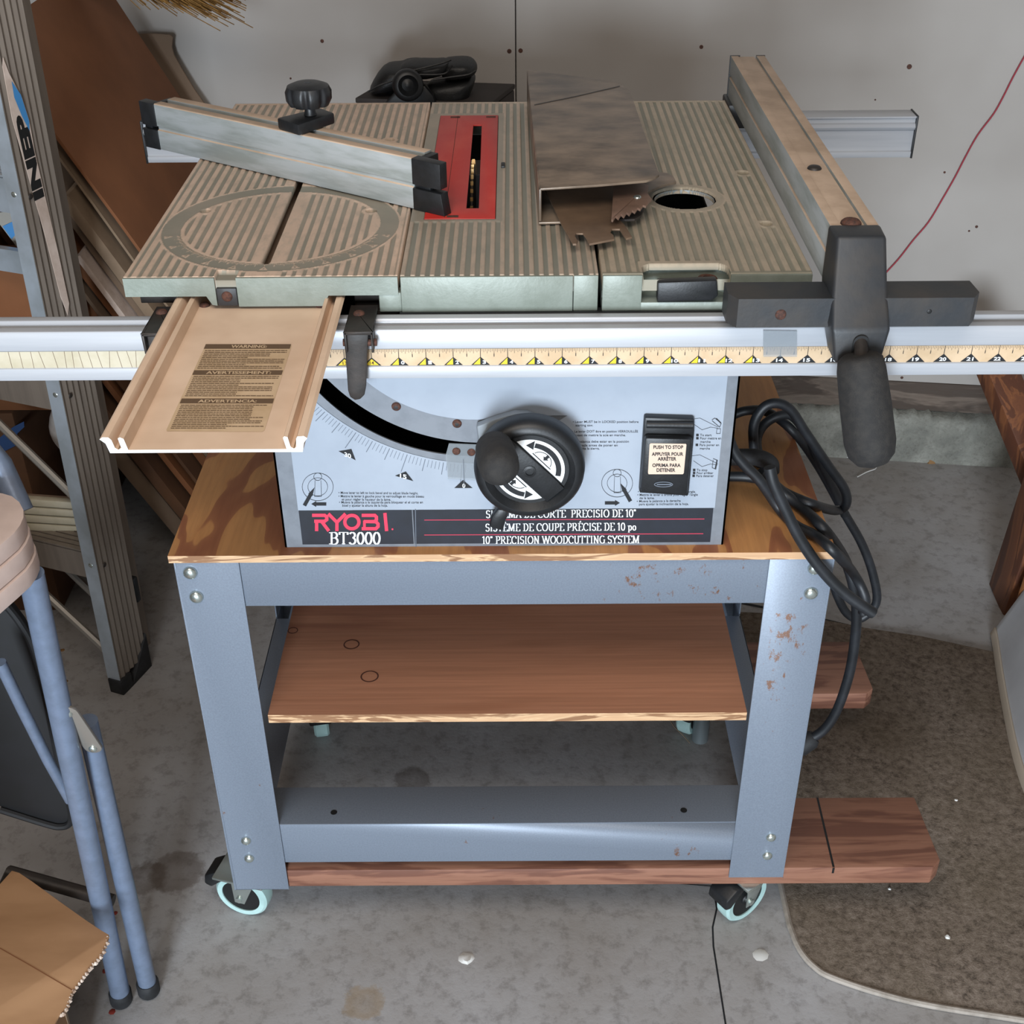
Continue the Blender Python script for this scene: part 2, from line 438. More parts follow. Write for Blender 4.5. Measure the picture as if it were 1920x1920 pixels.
_g('S', .54, [_a(.27, .75, .19, .25, 20, 250)+_a(.27, .26, .2, .26, 70, -160)])
_g('C', .68, [_a(.38, .5, .3, .5, 45, 315, 16), [(.6, .85), (.6, .7)]])
_g('G', .72, [_a(.38, .5, .3, .5, 45, 325, 16), [(.62, .05), (.62, .45)]], [(.62, .45)])
_g('D', .7, [[(.18, 0), (.18, 1)], [(.18, 1), (.3, 1)]+_a(.3, .5, .32, .5, 90, -90, 14)+[(.18, 0)]], [(.12, 0), (.12, 1)])
_g('E', .62, [[(.18, 0), (.18, 1)], [(.18, 1), (.55, 1)], [(.18, .52), (.42, .52)], [(.18, 0), (.57, 0)], [(.55, 1), (.55, .82)], [(.57, 0), (.57, .2)]], [(.12, 0), (.12, 1)])
_g('M', .88, [[(.14, 0), (.16, 1)], [(.16, 1), (.43, .05)], [(.43, .05), (.72, 1)], [(.72, 1), (.72, 0)]], [(.14, 0), (.72, 0), (.12, 1), (.76, 1)])
_g('A', .72, [[(.08, 0), (.35, 1)], [(.36, 1), (.62, 0)], [(.2, .36), (.52, .36)]], [(.08, 0), (.62, 0)])
_g('O', .76, [_a(.38, .5, .3, .5, 0, 360, 20)])
_g('R', .72, [[(.18, 0), (.18, 1)], [(.18, 1), (.34, 1)]+_a(.34, .75, .2, .25, 90, -90)+[(.18, .5)], [(.34, .5), (.62, 0)]], [(.12, 0), (.12, 1), (.64, 0)])
_g('P', .6, [[(.18, 0), (.18, 1)], [(.18, 1), (.34, 1)]+_a(.34, .73, .2, .27, 90, -90)+[(.18, .46)]], [(.14, 0), (.12, 1)])
_g('W', .98, [[(.06, 1), (.28, 0)], [(.28, 0), (.47, .95)], [(.47, .95), (.7, 0)], [(.7, 0), (.9, 1)]], [(.06, 1), (.45, 1), (.9, 1)])
_g('U', .72, [[(.16, 1), (.16, .3)]+_a(.36, .28, .2, .28, 180, 360, 10)+[(.56, .3), (.56, 1)]], [(.16, 1), (.56, 1)])
_g('N', .74, [[(.16, 0), (.16, 1)], [(.14, 1), (.58, 0)], [(.58, 0), (.58, 1)]], [(.16, 0), (.12, 1), (.58, 1)])
_g('Y', .7, [[(.06, 1), (.34, .48)], [(.62, 1), (.34, .48)], [(.34, .48), (.34, 0)]], [(.06, 1), (.62, 1), (.34, 0)])
_g('p', .54, [[(.14, -.28), (.14, .62)], _a(.28, .31, .17, .31, 160, -160, 12)], [(.14, -.28), (.1, .62)])
_g('o', .5, [_a(.25, .31, .17, .31, 0, 360, 14)])
_g('"', .36, [[(.1, 1), (.1, .78)], [(.24, 1), (.24, .78)]])
_g(' ', .3, [])
ACC = {'É': ('E', 1), 'È': ('E', -1)}
def serif(ink, t, u0, v0, u1, v1, h):
    tot = sum(SER[ACC.get(c, (c, 0))[0]][0] for c in t)
    wv, wh, sf = .125, .05, .115
    x = 0
    for c in t:
        b, acc = ACC.get(c, (c, 0)); w, st, sr = SER[b]
        def F(px, py):
            a = (x+px)/tot; return (u0+(u1-u0)*a, v0+(v1-v0)*a+h*py)
        ss = [list(k) for k in st]
        if acc: ss.append([(.3-.07*acc, 1.12), (.3+.07*acc, 1.27)])
        for k in ss:
            for a, b2 in zip(k, k[1:]):
                dx, dy = b2[0]-a[0], b2[1]-a[1]; L = math.hypot(dx, dy)
                if L < 1e-6: continue
                nx, ny = -dy/L, dx/L; tck = abs(nx)*wv+abs(ny)*wh
                ex, ey = dx/L*tck*.12, dy/L*tck*.12
                ink.poly([F(a[0]-ex+nx*tck/2, a[1]-ey+ny*tck/2), F(a[0]-ex-nx*tck/2, a[1]-ey-ny*tck/2), F(b2[0]+ex-nx*tck/2, b2[1]+ey-ny*tck/2), F(b2[0]+ex+nx*tck/2, b2[1]+ey+ny*tck/2)])
        for (sx, sy) in sr:
            y0, y1 = (sy, sy+.055) if sy < .5 else (sy-.055, sy)
            ink.poly([F(sx-sf, y0), F(sx+sf, y0), F(sx+sf, y1), F(sx-sf, y1)])
        x += w

# ================================================================ SETTING
fl = MB(); fl.box(-1.6, 3.2, -3.0, 2.4, -.06, 0)
floor = fl.build('floor', 'floor_concrete', smooth=0); tag(floor, 'grey stained concrete garage floor under the saw cart', kind='structure')
# raised worn edges of the floor joints (thin dark gaps)
def joint(name, pts, w, z=.0006):
    b = MB()
    for a, c in zip(pts, pts[1:]):
        a = Vector((a[0], a[1], 0)); c = Vector((c[0], c[1], 0)); n = Vector((-(c-a).y, (c-a).x, 0)).normalized()*w/2
        b.add([a+n, a-n, c-n, c+n], [(0, 1, 2, 3)]); b.v = [(v[0], v[1], z) for v in b.v]
    return b.build(name, 'ink', floor, smooth=0)
joint('floor_crack', [(.375, .105), (.3745, .06), (.365, .03), (.362, .0), (.3615, -.15), (.36, -.5)], .0022)
joint('floor_crack', [(.27, .112), (.32, .104), (.375, .098)], .0015)
joint('floor_joint', [(.50, .735), (.64, .685), (.711, .655), (.80, .632), (.911, .588), (1.6, .45)], .006)

WS = -.132                                                # slope of the back wall in plan
def wy(x, off=0): return 1.28 + WS*(x-.677) + off
wn = Vector((WS, -1, 0)).normalized(); wd = Vector((1, WS, 0)).normalized()
wall = thing('wall_back', 'off-white drywall back wall with a vertical seam and screw dimples', None, (0, 0, 0), kind='structure')
def wslab(x0, x1, z0, z1, t=.014, off=0):
    b = MB(); a = Vector((x0, wy(x0, off), z0)); c = Vector((x1, wy(x1, off), z0))
    b.prism([a, c, c+Vector((0, 0, z1-z0)), a+Vector((0, 0, z1-z0))], -wn*t); return b
xs = .1135
wslab(-1.6, xs-.0012, .172, 2.5).build('drywall_panel', 'drywall', wall, smooth=0)
wslab(xs+.0012, 3.1, .165, 2.5).build('drywall_panel', 'drywall', wall, smooth=0)
wslab(-1.6, 3.1, 0, 2.5, .02, .02).build('stud_backing', 'box_dark', wall, smooth=0)
def wallpt(u, v):
    d = RT*((u-960)/FPX)+DN*((v-960)/FPX)+FW
    # plane y = 1.28 + WS (x-.677)
    t = (1.28+WS*(CP.x-.677)-CP.y)/(d.y-WS*d.x); return CP+d*t
for (u, v, r) in ((604, 77, .0035), (955, 96, .0042), (976, 95, .0042), (1315, 88, .0036), (1705, 125, .0045), (1771, 323, .0022), (1641, 187, .0016), (1831, 425, .0028), (1817, 433, .002), (545, 147, .002), (1691, 708, .003)):
    p = wallpt(u, v); b = MB(); b.lathe([(r, -.002), (r, .0005), (r*.6, .0009), (0, .0006)], 12, frame(p, wn)); b.build('wall_screw', 'rust', wall)
# string stapled down the wall
pts = [wallpt(u, v)+wn*.005 for u, v in ((1945, 60), (1920, 104), (1898, 144), (1880, 180), (1862, 212), (1832, 252), (1808, 295), (1790, 330), (1766, 372), (1740, 415), (1712, 448), (1684, 484), (1650, 522), (1625, 560))]
st = MB(); st.tube(catmull(pts, 4), .0014, 6); tag(st.build('string', 'red_string'), 'thin dark red string hanging slantwise down the back wall', 'string')

sl = wslab(-1.6, 3.1, .108, .172, .07, -.004); o = sl.build('trim_1', 'sill_wood', bevel=.002); tag(o, 'weathered grey wooden sill plate under the drywall', kind='structure')
def rough_curb():
    b = MB(); n = 420; x0, x1 = -1.4, 2.6; rnd = random.Random(3)
    prof = [(-.032, 0), (-.032, .03), (-.031, .06), (-.030, .085), (-.026, .100), (-.012, .108), (.03, .108)]
    vs = []
    for i in range(n+1):
        x = x0+(x1-x0)*i/n
        for k, (o, z) in enumerate(prof):
            jz = rnd.uniform(-.006, .006) if 2 < k < 6 else 0; jo = rnd.uniform(-.003, .003) if k else 0
            if k > 2: jo += .006*math.sin(x*23)*math.sin(x*7)
            vs.append((x, wy(x, o+jo), max(0, z+jz)))
    m = len(prof); fs = [(i*m+k, (i+1)*m+k, (i+1)*m+k+1, i*m+k+1) for i in range(n) for k in range(m-1)]
    b.add(vs, fs); return b
o = rough_curb().build('trim_2', 'curb_concrete', smooth=80); tag(o, 'rough chipped concrete curb along the foot of the back wall', kind='structure')
b = MB(); b.box(-1.6, -1.5, -1.2, 1.75, 0, 2.5); o = b.build('wall_left', 'wall_side_paint', smooth=0); tag(o, 'left garage wall in deep shade behind the cardboard', kind='structure')
b = MB(); b.box(-1.6, 3.1, -1.3, 1.9, 2.5, 2.56); o = b.build('ceiling', 'wall_side_paint', smooth=0); tag(o, 'garage ceiling above the saw', kind='structure')

# unseen box added left of the frame to shade the floor by the chair
sc_ = thing('shade_blocker', 'unseen box added to shade the floor, left of the picture', 'cabinet', (-.9, -.8, 0))
b = MB(); b.box(-1.35, -.475, -.95, -.62, .04, .66); b.box(-1.33, -.49, -.93, -.64, 0, .04); b.build('blocker_body', 'wall_side_paint', sc_, bevel=.003)
for i in range(2):
    b = MB(); b.box(-1.34+i*.43, -.92+i*.43, -.62, -.602, .06, .65); d_ = b.build('blocker_door', 'wall_side_paint', sc_, bevel=.002)
    b = MB(); b.tube([(-.95+i*.07, -.585, .5), (-.95+i*.07, -.585, .6)], .005, 8); b.build('blocker_handle', 'zinc', d_)

# ---- floor mat
mat_pts = [(.47, .70), (.468, .30), (.466, .06), (.467, .02), (.473, -.012), (.486, -.036), (.506, -.052), (.56, -.075), (.62, -.093), (.727, -.114), (.9, -.15), (1.3, -.2), (1.3, .50), (.911, .585), (.80, .628), (.711, .651), (.60, .69)]
b = MB(); b.prism([(x, y, .0005) for x, y in mat_pts], (0, 0, .007))
mt = b.build('floor_mat', 'mat_pile', bevel=.002); tag(mt, 'dirty grey-brown floor mat with a rounded corner right of the cart', 'mat')
b = MB(); b.tube(catmull([(x, y, .005) for x, y in mat_pts[1:12]], 5), .0042, 8); b.build('bound_edge', 'mat_edge', mt)

# ---- floor debris and stains with their own shape
def fleck(name, u, v, r, m, label, group=None, h=.003, seg=7, z=0., cat='debris'):
    p = at(u, v, 'z', z); b = MB(); rnd = random.Random(u*7+v)
    n = seg; top = [(p.x+r*rnd.uniform(.35, .7)*math.cos(6.283*i/n), p.y+r*rnd.uniform(.35, .7)*math.sin(6.283*i/n), z+h*rnd.uniform(.5, 1)) for i in range(n)]
    bot = [(p.x+r*rnd.uniform(.7, 1.1)*math.cos(6.283*i/n), p.y+r*rnd.uniform(.7, 1.1)*math.sin(6.283*i/n), z) for i in range(n)]
    fs = [tuple(range(n))]+[(i, i+n, (i+1) % n+n, (i+1) % n) for i in range(n)]
    b.add(top+bot, fs); return tag(b.build(name, m), label, cat, group)
fleck('paint_chip', 875, 1797, .011, 'debris_white', 'crumpled white scrap on the floor in front of the cart', h=.003, seg=9)
fleck('paint_chip', 1425, 1790, .011, 'debris_white', 'whitish scuffed crumb cluster on the floor below the right caster', h=.002, seg=9)
fleck('wood_chip', 1776, 1757, .004, 'debris_white', 'small white curl of thread on the lower mat', h=.003, z=.0075)
fleck('wood_chip', 1668, 1667, .0025, 'debris_white', 'tiny white crumb on the mat beneath the long board', h=.002, z=.0075)
fleck('wood_chip', 1793, 1500, .003, 'debris_white', 'pale crumb on the mat beyond the board end', h=.002, z=.0075)
for (u, v, w) in ((216, 1712, 'behind the two chair legs'), (210, 1897, 'right of the cardboard carton'), (197, 1820, 'between the chair foot and the carton')):
    fleck('red_drip', u, v, .0045, 'debris_red', 'dark red dried drip on the floor '+w, 'red drips by the chair', h=.0008, cat='drip')
fleck('leaf_bit', 116, 1219, .005, 'debris_brown', 'small brown leaf bit on the floor left of the ladder foot, nearer the wall', 'leaf bits by the ladder', h=.002)
fleck('leaf_bit', 124, 1277, .004, 'debris_brown', 'small brown leaf bit on the floor left of the ladder foot, nearer the chair', 'leaf bits by the ladder', h=.002)
fleck('bark_chip', 1745, 866, .012, 'debris_brown', 'amber bark chip against the curb under the sill', h=.014, seg=8)
p1 = at(1540, 855, 'z', 0.003); b = MB(); b.tube(catmull([at(u, v, 'z', .004) for u, v in ((1588, 857), (1620, 866), (1643, 877), (1625, 885), (1608, 894))], 4), .0012, 6)
tag(b.build('plastic_tie', 'debris_white'), 'bent white plastic tie lying on the floor near the curb', 'cable tie')
b = MB(); b.tube(catmull([at(u, v, 'z', .003) for u, v in ((1250, 1335), (1262, 1360), (1280, 1378), (1293, 1393))], 4), .0008, 5)
tag(b.build('twig', 'cardboard_pale'), 'thin pale curved twig on the floor under the cart', 'twig')
b = MB(); p = at(1312, 1385, 'z', 0); b.lathe([(.013, 0), (.013, .055), (.011, .055), (.011, .01), (0, .01)], 20, Mx((p.x, p.y, 0), (1, 0, 0), (0, 1, 0), (0, 0, 1)))
tag(b.build('pipe_stub', 'pipe_metal'), 'short dull metal pipe stub standing on the floor under the cart shelf', 'pipe')
# ================================================================ CART
cart = thing('tool_stand', 'grey-blue steel tool stand with plywood top and shelf on casters', 'tool stand', (.096, .25, 0))
FX0, FX1, FY0, FY1 = -.254, .445, .025, .485
T = .002
def angle(x0, x1, y0, y1, z0, z1, fx, fy):
    """L leg: face flanges on sides fx (x side) and fy (y side)"""
    b = MB()
    if fy < 0: b.box(x0, x1, y0, y0+T, z0, z1)
    else: b.box(x0, x1, y1-T, y1, z0, z1)
    if fx < 0: b.box(x0, x0+T, y0, y1, z0, z1)
    else: b.box(x1-T, x1, y0, y1, z0, z1)
    return b
leg_z = {(-1, -1): .087, (1, -1): .105, (-1, 1): .1, (1, 1): .1}
for (sx, sy) in ((-1, -1), (1, -1), (-1, 1), (1, 1)):
    x0, x1 = (FX0, FX0+.069) if sx < 0 else (FX1-.069, FX1)
    y0, y1 = (FY0-.0015, FY0+.045) if sy < 0 else (FY1-.045, FY1+.0015)
    b = angle(x0, x1, y0, y1, leg_z[(sx, sy)], .603, sx, sy); b.build('leg', 'stand_paint', cart, bevel=.0007)
def hbar(x0, x1, y, z0, z1, topw, sgn, name='crossbar'):
    b = MB(); ya, yb = (y, y+T) if sgn > 0 else (y-T, y)
    b.box(x0, x1, ya, yb, z0, z1)
    hy = (y, y+topw) if sgn > 0 else (y-topw, y)
    b.prism([(x0, hy[0], z1-T), (x1, hy[0], z1-T), (x1, hy[1], z1-T), (x0, hy[1], z1-T)], (0, 0, T))
    return b.build(name, 'stand_paint', cart, bevel=.0006)
hbar(FX0+.02, FX1-.02, FY0+.001, .542, .603, .03, 1)
lo = hbar(FX0+.02, FX1-.02, FY0+.001, .135, .204, .062, 1)
hbar(FX0+.02, FX1-.02, FY1-.001, .542, .603, .03, -1); hbar(FX0+.02, FX1-.02, FY1-.001, .135, .204, .05, -1)
for sx in (-1, 1):
    for (z0, z1) in ((.542, .603), (.135, .204)):
        b = MB(); x = FX0+.001 if sx < 0 else FX1-.001; w = .055 if z0 < .3 else .018
        b.box(min(x, x-sx*T), max(x, x-sx*T), FY0+.02, FY1-.02, z0, z1)
        xa, xb = (x, x+w) if sx < 0 else (x-w, x)
        b.box(xa, xb, FY0+.062, FY1-.05, z1-T, z1); b.build('side_bar', 'stand_paint', cart, bevel=.0006)
for (u, v) in ((626, 1523), (1282, 1519)):
    p = at(u, v, 'z', .2046); b = MB(); b.lathe([(.0042, 0), (0, .0002)], 14, Mx(p, (1, 0, 0), (0, 1, 0), (0, 0, 1))); b.build('bolt_hole', 'flat_black', cart)
def dome(p, r, h, d=(0, -1, 0), name='bolt', m='zinc', par=None):
    b = MB(); b.lathe([(r, 0), (r*.96, h*.35), (r*.75, h*.75), (r*.4, h*.97), (0, h)], 18, frame(p, d)); return b.build(name, m, par, smooth=60)
for (x, z) in ((-.238, .589), (-.236, .557), (.425, .590), (.425, .557)): dome((x, FY0-.0015, z), .0078, .005, par=cart)
for (x, z) in ((-.229, .178), (-.229, .146), (.422, .179), (.421, .146)): dome((x, FY0-.0015, z), .0065, .0045, par=cart)
# plywood top, shelf
def ply(name, x0, x1, y0, y1, z0, z1, m):
    b = MB(); b.box(x0, x1, y0, y1, z0, z1); me = b.build(name, [m, 'ply_edge'], cart)
    for p in me.data.polygons: p.material_index = 0 if abs(p.normal.z) > .5 else 1
    return me
top = ply('plywood_top', -.258, .445, .021, .50, .6035, .6125, 'ply_top')
shelf = ply('shelf', -.180, .374, .029, .46, .369, .381, 'ply_shelf')
for (u, v, r) in ((549, 1182, .0065), (659, 1208, .010), (693, 1268, .011)):
    p = at(u, v, 'z', .3813); b = MB(); n = 22
    vs = [(p.x+r*k*math.cos(6.283*i/n), p.y+r*.95*k*math.sin(6.283*i/n), .3812) for k in (1, .84) for i in range(n)]
    b.add(vs, [(i, (i+1) % n, (i+1) % n+n, i+n) for i in range(n)]); b.build('wood_knot', 'wood_knot', shelf, smooth=0)
# front and rear outrigger boards
def plank(y0, y1, xk, right=.647):
    b = MB(); c = .012
    b.prism([(-.19, y0, .088), (right-c, y0, .088), (right, y0+c, .088), (right-.004, y1, .088), (-.19, y1, .088)], (0, 0, .030))
    o = b.build('base_board', 'board_red', cart, bevel=.0015)
    if xk:
        k = MB(); k.add([(xk-.0022, y0+.001, .1182), (xk+.0006, y0+.001, .1182), (xk+.0042, y1, .1182), (xk+.0014, y1, .1182)], [(0, 1, 2, 3)]); k.add([(xk-.0022, y0-.0003, .108), (xk+.0006, y0-.0003, .108), (xk+.0006, y0-.0003, .118), (xk-.0022, y0-.0003, .118)], [(0, 1, 2, 3)])
        k.build('saw_kerf', 'flat_black', o, smooth=0)
plank(.0275, .148, .5095); plank(.356, .478, None, .640)
# casters
def caster(x, y, head, front):
    M0 = Matrix.Translation((x, y, 0)) @ Matrix.Rotation(R(head), 4, 'Z')   # local x = rolling direction
    root = MB(); root.box(-.035, .035, -.03, .03, .084, .088, M0)
    root.lathe([(.016, .072), (.019, .078), (.019, .084)], 20, M0)
    pl = root.build('caster', 'zinc', cart, bevel=.0006)
    ax = -.010; Rw = .037
    Wm = M0 @ Mx((ax, 0, Rw), (1, 0, 0), (0, 0, 1), (0, -1, 0))
    w = MB(); w.lathe([(.027, -.011), (.0335, -.0115), (.0365, -.0085), (.037, 0), (.0365, .0085), (.0335, .0115), (.027, .011), (.0268, -.011), (.027, -.011)], 44, Wm, close=False); w.build('wheel_tire', 'caster_tire', pl)
    w = MB(); w.lathe([(0, -.0095), (.008, -.0115), (.009, -.0095), (.0275, -.0095), (.0275, .0095), (.009, .0095), (.008, .0115), (0, .0095)], 32, Wm); w.build('wheel_hub', 'flat_black', pl)
    f = MB()
    for s_ in (-1, 1):
        y0 = s_*.0145
        f.prism([M0 @ Vector(q) for q in ((-.017, y0, .030), (-.003, y0, .030), (.018, y0, .079), (-.018, y0, .079))], (M0.to_3x3() @ Vector((0, s_*.0018, 0))))
    f.box(-.02, .018, -.0163, .0163, .076, .079, M0)
    f.build('fork', 'zinc', pl, bevel=.0004)
    f = MB(); f.lathe([(.0045, -.0185), (.0045, .0185)], 12, Wm); f.build('axle', 'zinc', pl)
    f = MB(); f.prism([M0 @ Vector(q) for q in ((-.026, -.017, .070), (-.048, -.017, .050), (-.058, -.017, .054), (-.056, -.017, .070), (-.040, -.017, .080), (-.024, -.017, .080))], M0.to_3x3() @ Vector((0, .034, 0)))
    f.build('brake_pedal', 'black_plastic', pl, bevel=.003)
caster(.412, .060, 36, True); caster(-.246, .062, -16, True); caster(.385, .42, 60, False); caster(-.2, .42, 100, False)

# ================================================================ TABLE SAW
saw = thing('table_saw', 'benchtop table saw with ribbed grey tables and pale blue control panel', 'table saw', (.096, .3, .6125))
CY0 = .036
# cabinet: sheet box open at the top, control face with an arc slot
cab = MB()
cab.box(-.1365, -.1345, CY0, .44, .6125, .879); cab.box(.3255, .3275, CY0, .44, .6125, .879); cab.box(-.1345, .3255, .438, .44, .6125, .879)
cab.box(-.1365, .3275, CY0+.002, .44, .6125, .6145)
up = (.0768, .9328, .1938); lw = (.065, .912, .1884); ZC = .879
def az(c, x): return c[1]-math.sqrt(max(0, c[2]**2-(x-c[0])**2))
xc_ = [-.112]+[-.112+.187*i/34 for i in range(1, 35)]
for xa, xb in zip(xc_, xc_[1:]):
    cab.add([(xa, CY0, .6125), (xb, CY0, .6125), (xb, CY0, az(lw, xb)), (xa, CY0, az(lw, xa))], [(0, 1, 2, 3)])
    ua, ub = min(ZC, max(az(up, xa), az(lw, xa)+.0001)), min(ZC, max(az(up, xb), az(lw, xb)+.0001))
    cab.add([(xa, CY0, ua), (xb, CY0, ub), (xb, CY0, ZC), (xa, CY0, ZC), (xa, CY0+.002, ua), (xb, CY0+.002, ub)], [(0, 1, 2, 3), (0, 4, 5, 1)])
    cab.add([(xa, CY0, az(lw, xa)), (xb, CY0, az(lw, xb)), (xb, CY0+.002, az(lw, xb)), (xa, CY0+.002, az(lw, xa))], [(0, 1, 2, 3)])
cab.box(.075, .3275, CY0, CY0+.002, .6125, ZC); cab.box(-.1365, -.112, CY0, CY0+.002, .6125, ZC)
cabo = cab.build('cabinet', 'saw_gray', saw, smooth=0)
b = MB(); b.box(-.07, .20, .16, .34, .64, .80); b.box(-.09, -.055, .10, .16, .66, .84); b.build('motor_housing', 'flat_black', saw, bevel=.01)
PF = lambda u, v: at(u, v, 'y', CY0)
# label sheet
lab = (.0736, .9326, .2175); pla = (.0689, .9158, .1498)
L = Ink(lambda x, z: Vector((x, CY0, z)), (0, -1, 0), .0006)
xs2 = [-.118+.193*i/34 for i in range(35)]
for xa, xb in zip(xs2, xs2[1:]):
    L.poly([(xa, .6595), (xb, .6595), (xb, az(lab, xb)), (xa, az(lab, xa))])
    if xa > -.060: L.poly([(xa, az(pla, xa)), (xb, az(pla, xb)), (xb, .878), (xa, .878)])
L.poly([(.075, .6595), (.315, .6595), (.315, .77), (.16, .77), (.11, .735), (.075, az(lab, .075))])
L.poly([(.075, az(pla, .075)), (.10, .770), (.16, .77), (.315, .77), (.315, .878), (.075, .878)])
lbl = L.build('panel_label', 'panel_label', saw)
L = Ink(lambda x, z: Vector((x, CY0, z)), (0, -1, 0), .0008)
L.poly([(-.1175, .6165), (.0, .6165), (.0, .6595), (-.1175, .6595)]); L.poly([(.0012, .6165), (.3135, .6165), (.3135, .6595), (.0012, .6595)])
nav = L.build('name_band', 'navy', saw)
L = Ink(PF, (0, -1, 0), .001); L.line([(779, 954), (780, 1024)], 1.6); L.build('band_divider', 'gray_ink', nav)
L = Ink(PF, (0, -1, 0), .0011)
for (a, c) in (((796, 974), (1320, 972)), ((796, 1002), (1318, 999.5))): L.line([a, c], 1.5)
L.build('red_rule', 'red_ink', nav)
S_ = Ink(PF, (0, -1, 0), .0012)
serif(S_, 'SISTEMA DE CORTE  PRECISIO DE 10"', 911, 970, 1193, 968, -14)
serif(S_, 'SISTÈME DE COUPE PRÉCISE DE 10 po', 910, 995, 1193, 993, -14)
serif(S_, '10" PRECISION WOODCUTTING SYSTEM', 904, 1018.5, 1199, 1017, -14)
serif(S_, 'BT3000', 617, 1019, 714, 1019, -22)
S_.build('band_lettering', 'white_ink', nav)
# maker's name: wide squared strokes
G = Ink(PF, (0, -1, 0), .0012); w = 6.2
def gl(pts): G.line(pts, w)
gl([(587, 965), (609, 965), (613, 968), (613, 973), (609, 976), (591, 976)]); gl([(594, 976), (594, 993)]); gl([(603, 976), (616, 993)])
gl([(617, 963), (632, 978)]); gl([(647, 963), (632, 978)]); gl([(632, 978), (632, 993)])
G.circ((660, 977.5), 13.2, w, 28, 12.5)
gl([(680, 965), (703, 965), (706, 968), (706, 973), (703, 976.5), (684, 976.5)]); gl([(684, 976.5), (705, 977), (709, 981), (709, 986), (705, 990), (680, 990)])
G.line([(683.5, 976), (683.5, 991)], 5); gl([(722, 962), (725, 993)])
G.disc((736, 991), 1.8)
G.build('logo_lettering', 'logo_red', nav)
# printed scale, arrows, instructions
K = Ink(PF, (0, -1, 0), .0010)
def panel_ang(x, z): return at
cc = (.0736, .9326); R0_ = .2185
import math as _m
def scale_pt(deg, r): return (cc[0]-.02+r*_m.sin(R(-deg))*1.0+.0, cc[1]-r*_m.cos(R(deg)))
KX = Ink(lambda x, z: Vector((x, CY0, z)), (0, -1, 0), .0010)
a0 = math.degrees(math.asin((.054-.0736)/.2175))
for i in range(-1, 47):
    th = a0 - i*(46.0-0)/45*.96; dx, dz = math.sin(R(th)), -math.cos(R(th))
    ln = .021 if i % 15 == 0 else (.014 if i % 5 == 0 else .0085)
    p0 = (cc[0]+dx*.2195, cc[1]+dz*.2195); p1_ = (cc[0]+dx*(.2195+ln), cc[1]+dz*(.2195+ln))
    if p0[0] < -.117: continue
    KX.line([p0, p1_], .00042 if i % 5 else .0007)
KX.build('bevel_scale', 'gray_ink', lbl)
NU = Ink(PF, (0, -1, 0), .0014)
for (t, pts, c) in (('0', [(868, 899), (852, 914), (886, 914)], (869, 914)), ('15', [(761, 883), (741, 891), (775, 901)], (757, 898)), ('30', [(659, 841), (635, 845), (667, 862)], (653, 859))):
    TR = Ink(PF, (0, -1, 0), .0011); TR.poly(pts); TR.build('scale_pointer', 'ink', lbl); wd_ = 9 if len(t) > 1 else 5
    sl_ = {'0': 0, '15': 3, '30': 4}[t]
    put_text(NU, t, c[0]-wd_/2+.5-(3 if sl_ else 0), c[1]-1-sl_, c[0]+wd_/2+1, c[1]-1, -8, .02)
def arrow(ink, a, b, w, hw, hl):
    a, b = Vector(a), Vector(b); d = (b-a).normalized(); n = Vector((-d.y, d.x)); m = b-d*hl
    ink.poly([a+n*w/2, a-n*w/2, m-n*w/2, m+n*w/2]); ink.poly([m+n*hw/2, m-n*hw/2, b])
for ar in (((612, 944), (584, 944), 6, 11, 9), ((1134, 942), (1162, 942), 6, 11, 9), ((571, 947), (590, 913), 7, 9, 16), ((1182, 939), (1163, 905), 7, 9, 16)):
    TR = Ink(PF, (0, -1, 0), .0011); arrow(TR, *ar); TR.build('panel_arrow', 'ink', lbl)
NU.build('scale_number', 'white_ink', lbl)
def tiny(lines):
    for (t, u0, v0, u1, v1, h) in lines: put_text(K, t, u0, v0, u1, v1, -h, .006)
tiny([('• Move lever to left to lock bevel and to adjust blade height.', 635, 925, 784, 926, 4.6),
      ('• Mettre le levier à gauche pour le verrouillage en mode biseau', 635, 931.5, 795, 932, 4.6),
      ('et pour régler la hauteur de la lame.', 641, 937.5, 733, 938, 4.6),
      ('• Mueva la palanca a la izquierda para bloquear el el corte en', 636, 943, 793, 943, 4.6),
      ('bisel y ajustar la altura de la hoja.', 642, 949, 727, 949, 4.6),
      ('• Lever MUST be in LOCKED position before', 1074, 792, 1197, 792, 4.4), ('starting saw.', 1079, 798.5, 1112, 798.5, 4.4),
      ('• Le levier DOIT être en position VERROUILLÉE', 1073, 810, 1196, 810, 4.4), ('avant de mettre la scie en marche.', 1078, 817, 1173, 817, 4.4),
      ('• La palanca debe estar en la posición', 1073, 829, 1179, 829, 4.4), ('cerrada antes de poner en', 1079, 836, 1158, 836, 4.4), ('marcha la sierra.', 1079, 842, 1124, 842, 4.4),
      ('• Move lever to right to adjust blade angle.', 1196, 923, 1304, 923, 4.4), ("• Mettre le levier à droite pour régler l'angle", 1195, 929, 1308, 928.5, 4.4),
      ('de la lame.', 1199, 935, 1227, 935, 4.4), ('• Mueva la palanca a la derecha', 1194, 941, 1276, 940, 4.4), ('para ajustar la inclinación de la hoja.', 1198, 946.5, 1291, 946, 4.4),
      ('■ To start', 1305, 817, 1334, 817, 4.4), ('■ Pour mettre en', 1305, 823, 1352, 823, 4.4), ('marche', 1313, 829.5, 1332, 829.5, 4.4),
      ('■ Para poner en', 1304, 835.5, 1348, 835.5, 4.4), ('marcha', 1312, 842, 1331, 842, 4.4),
      ('■ To stop', 1299, 882.5, 1326, 882.5, 4.4), ('■ Pour arrêter', 1299, 888, 1337, 888, 4.4), ('■ Para detener', 1298, 893.5, 1338, 893.5, 4.4)])
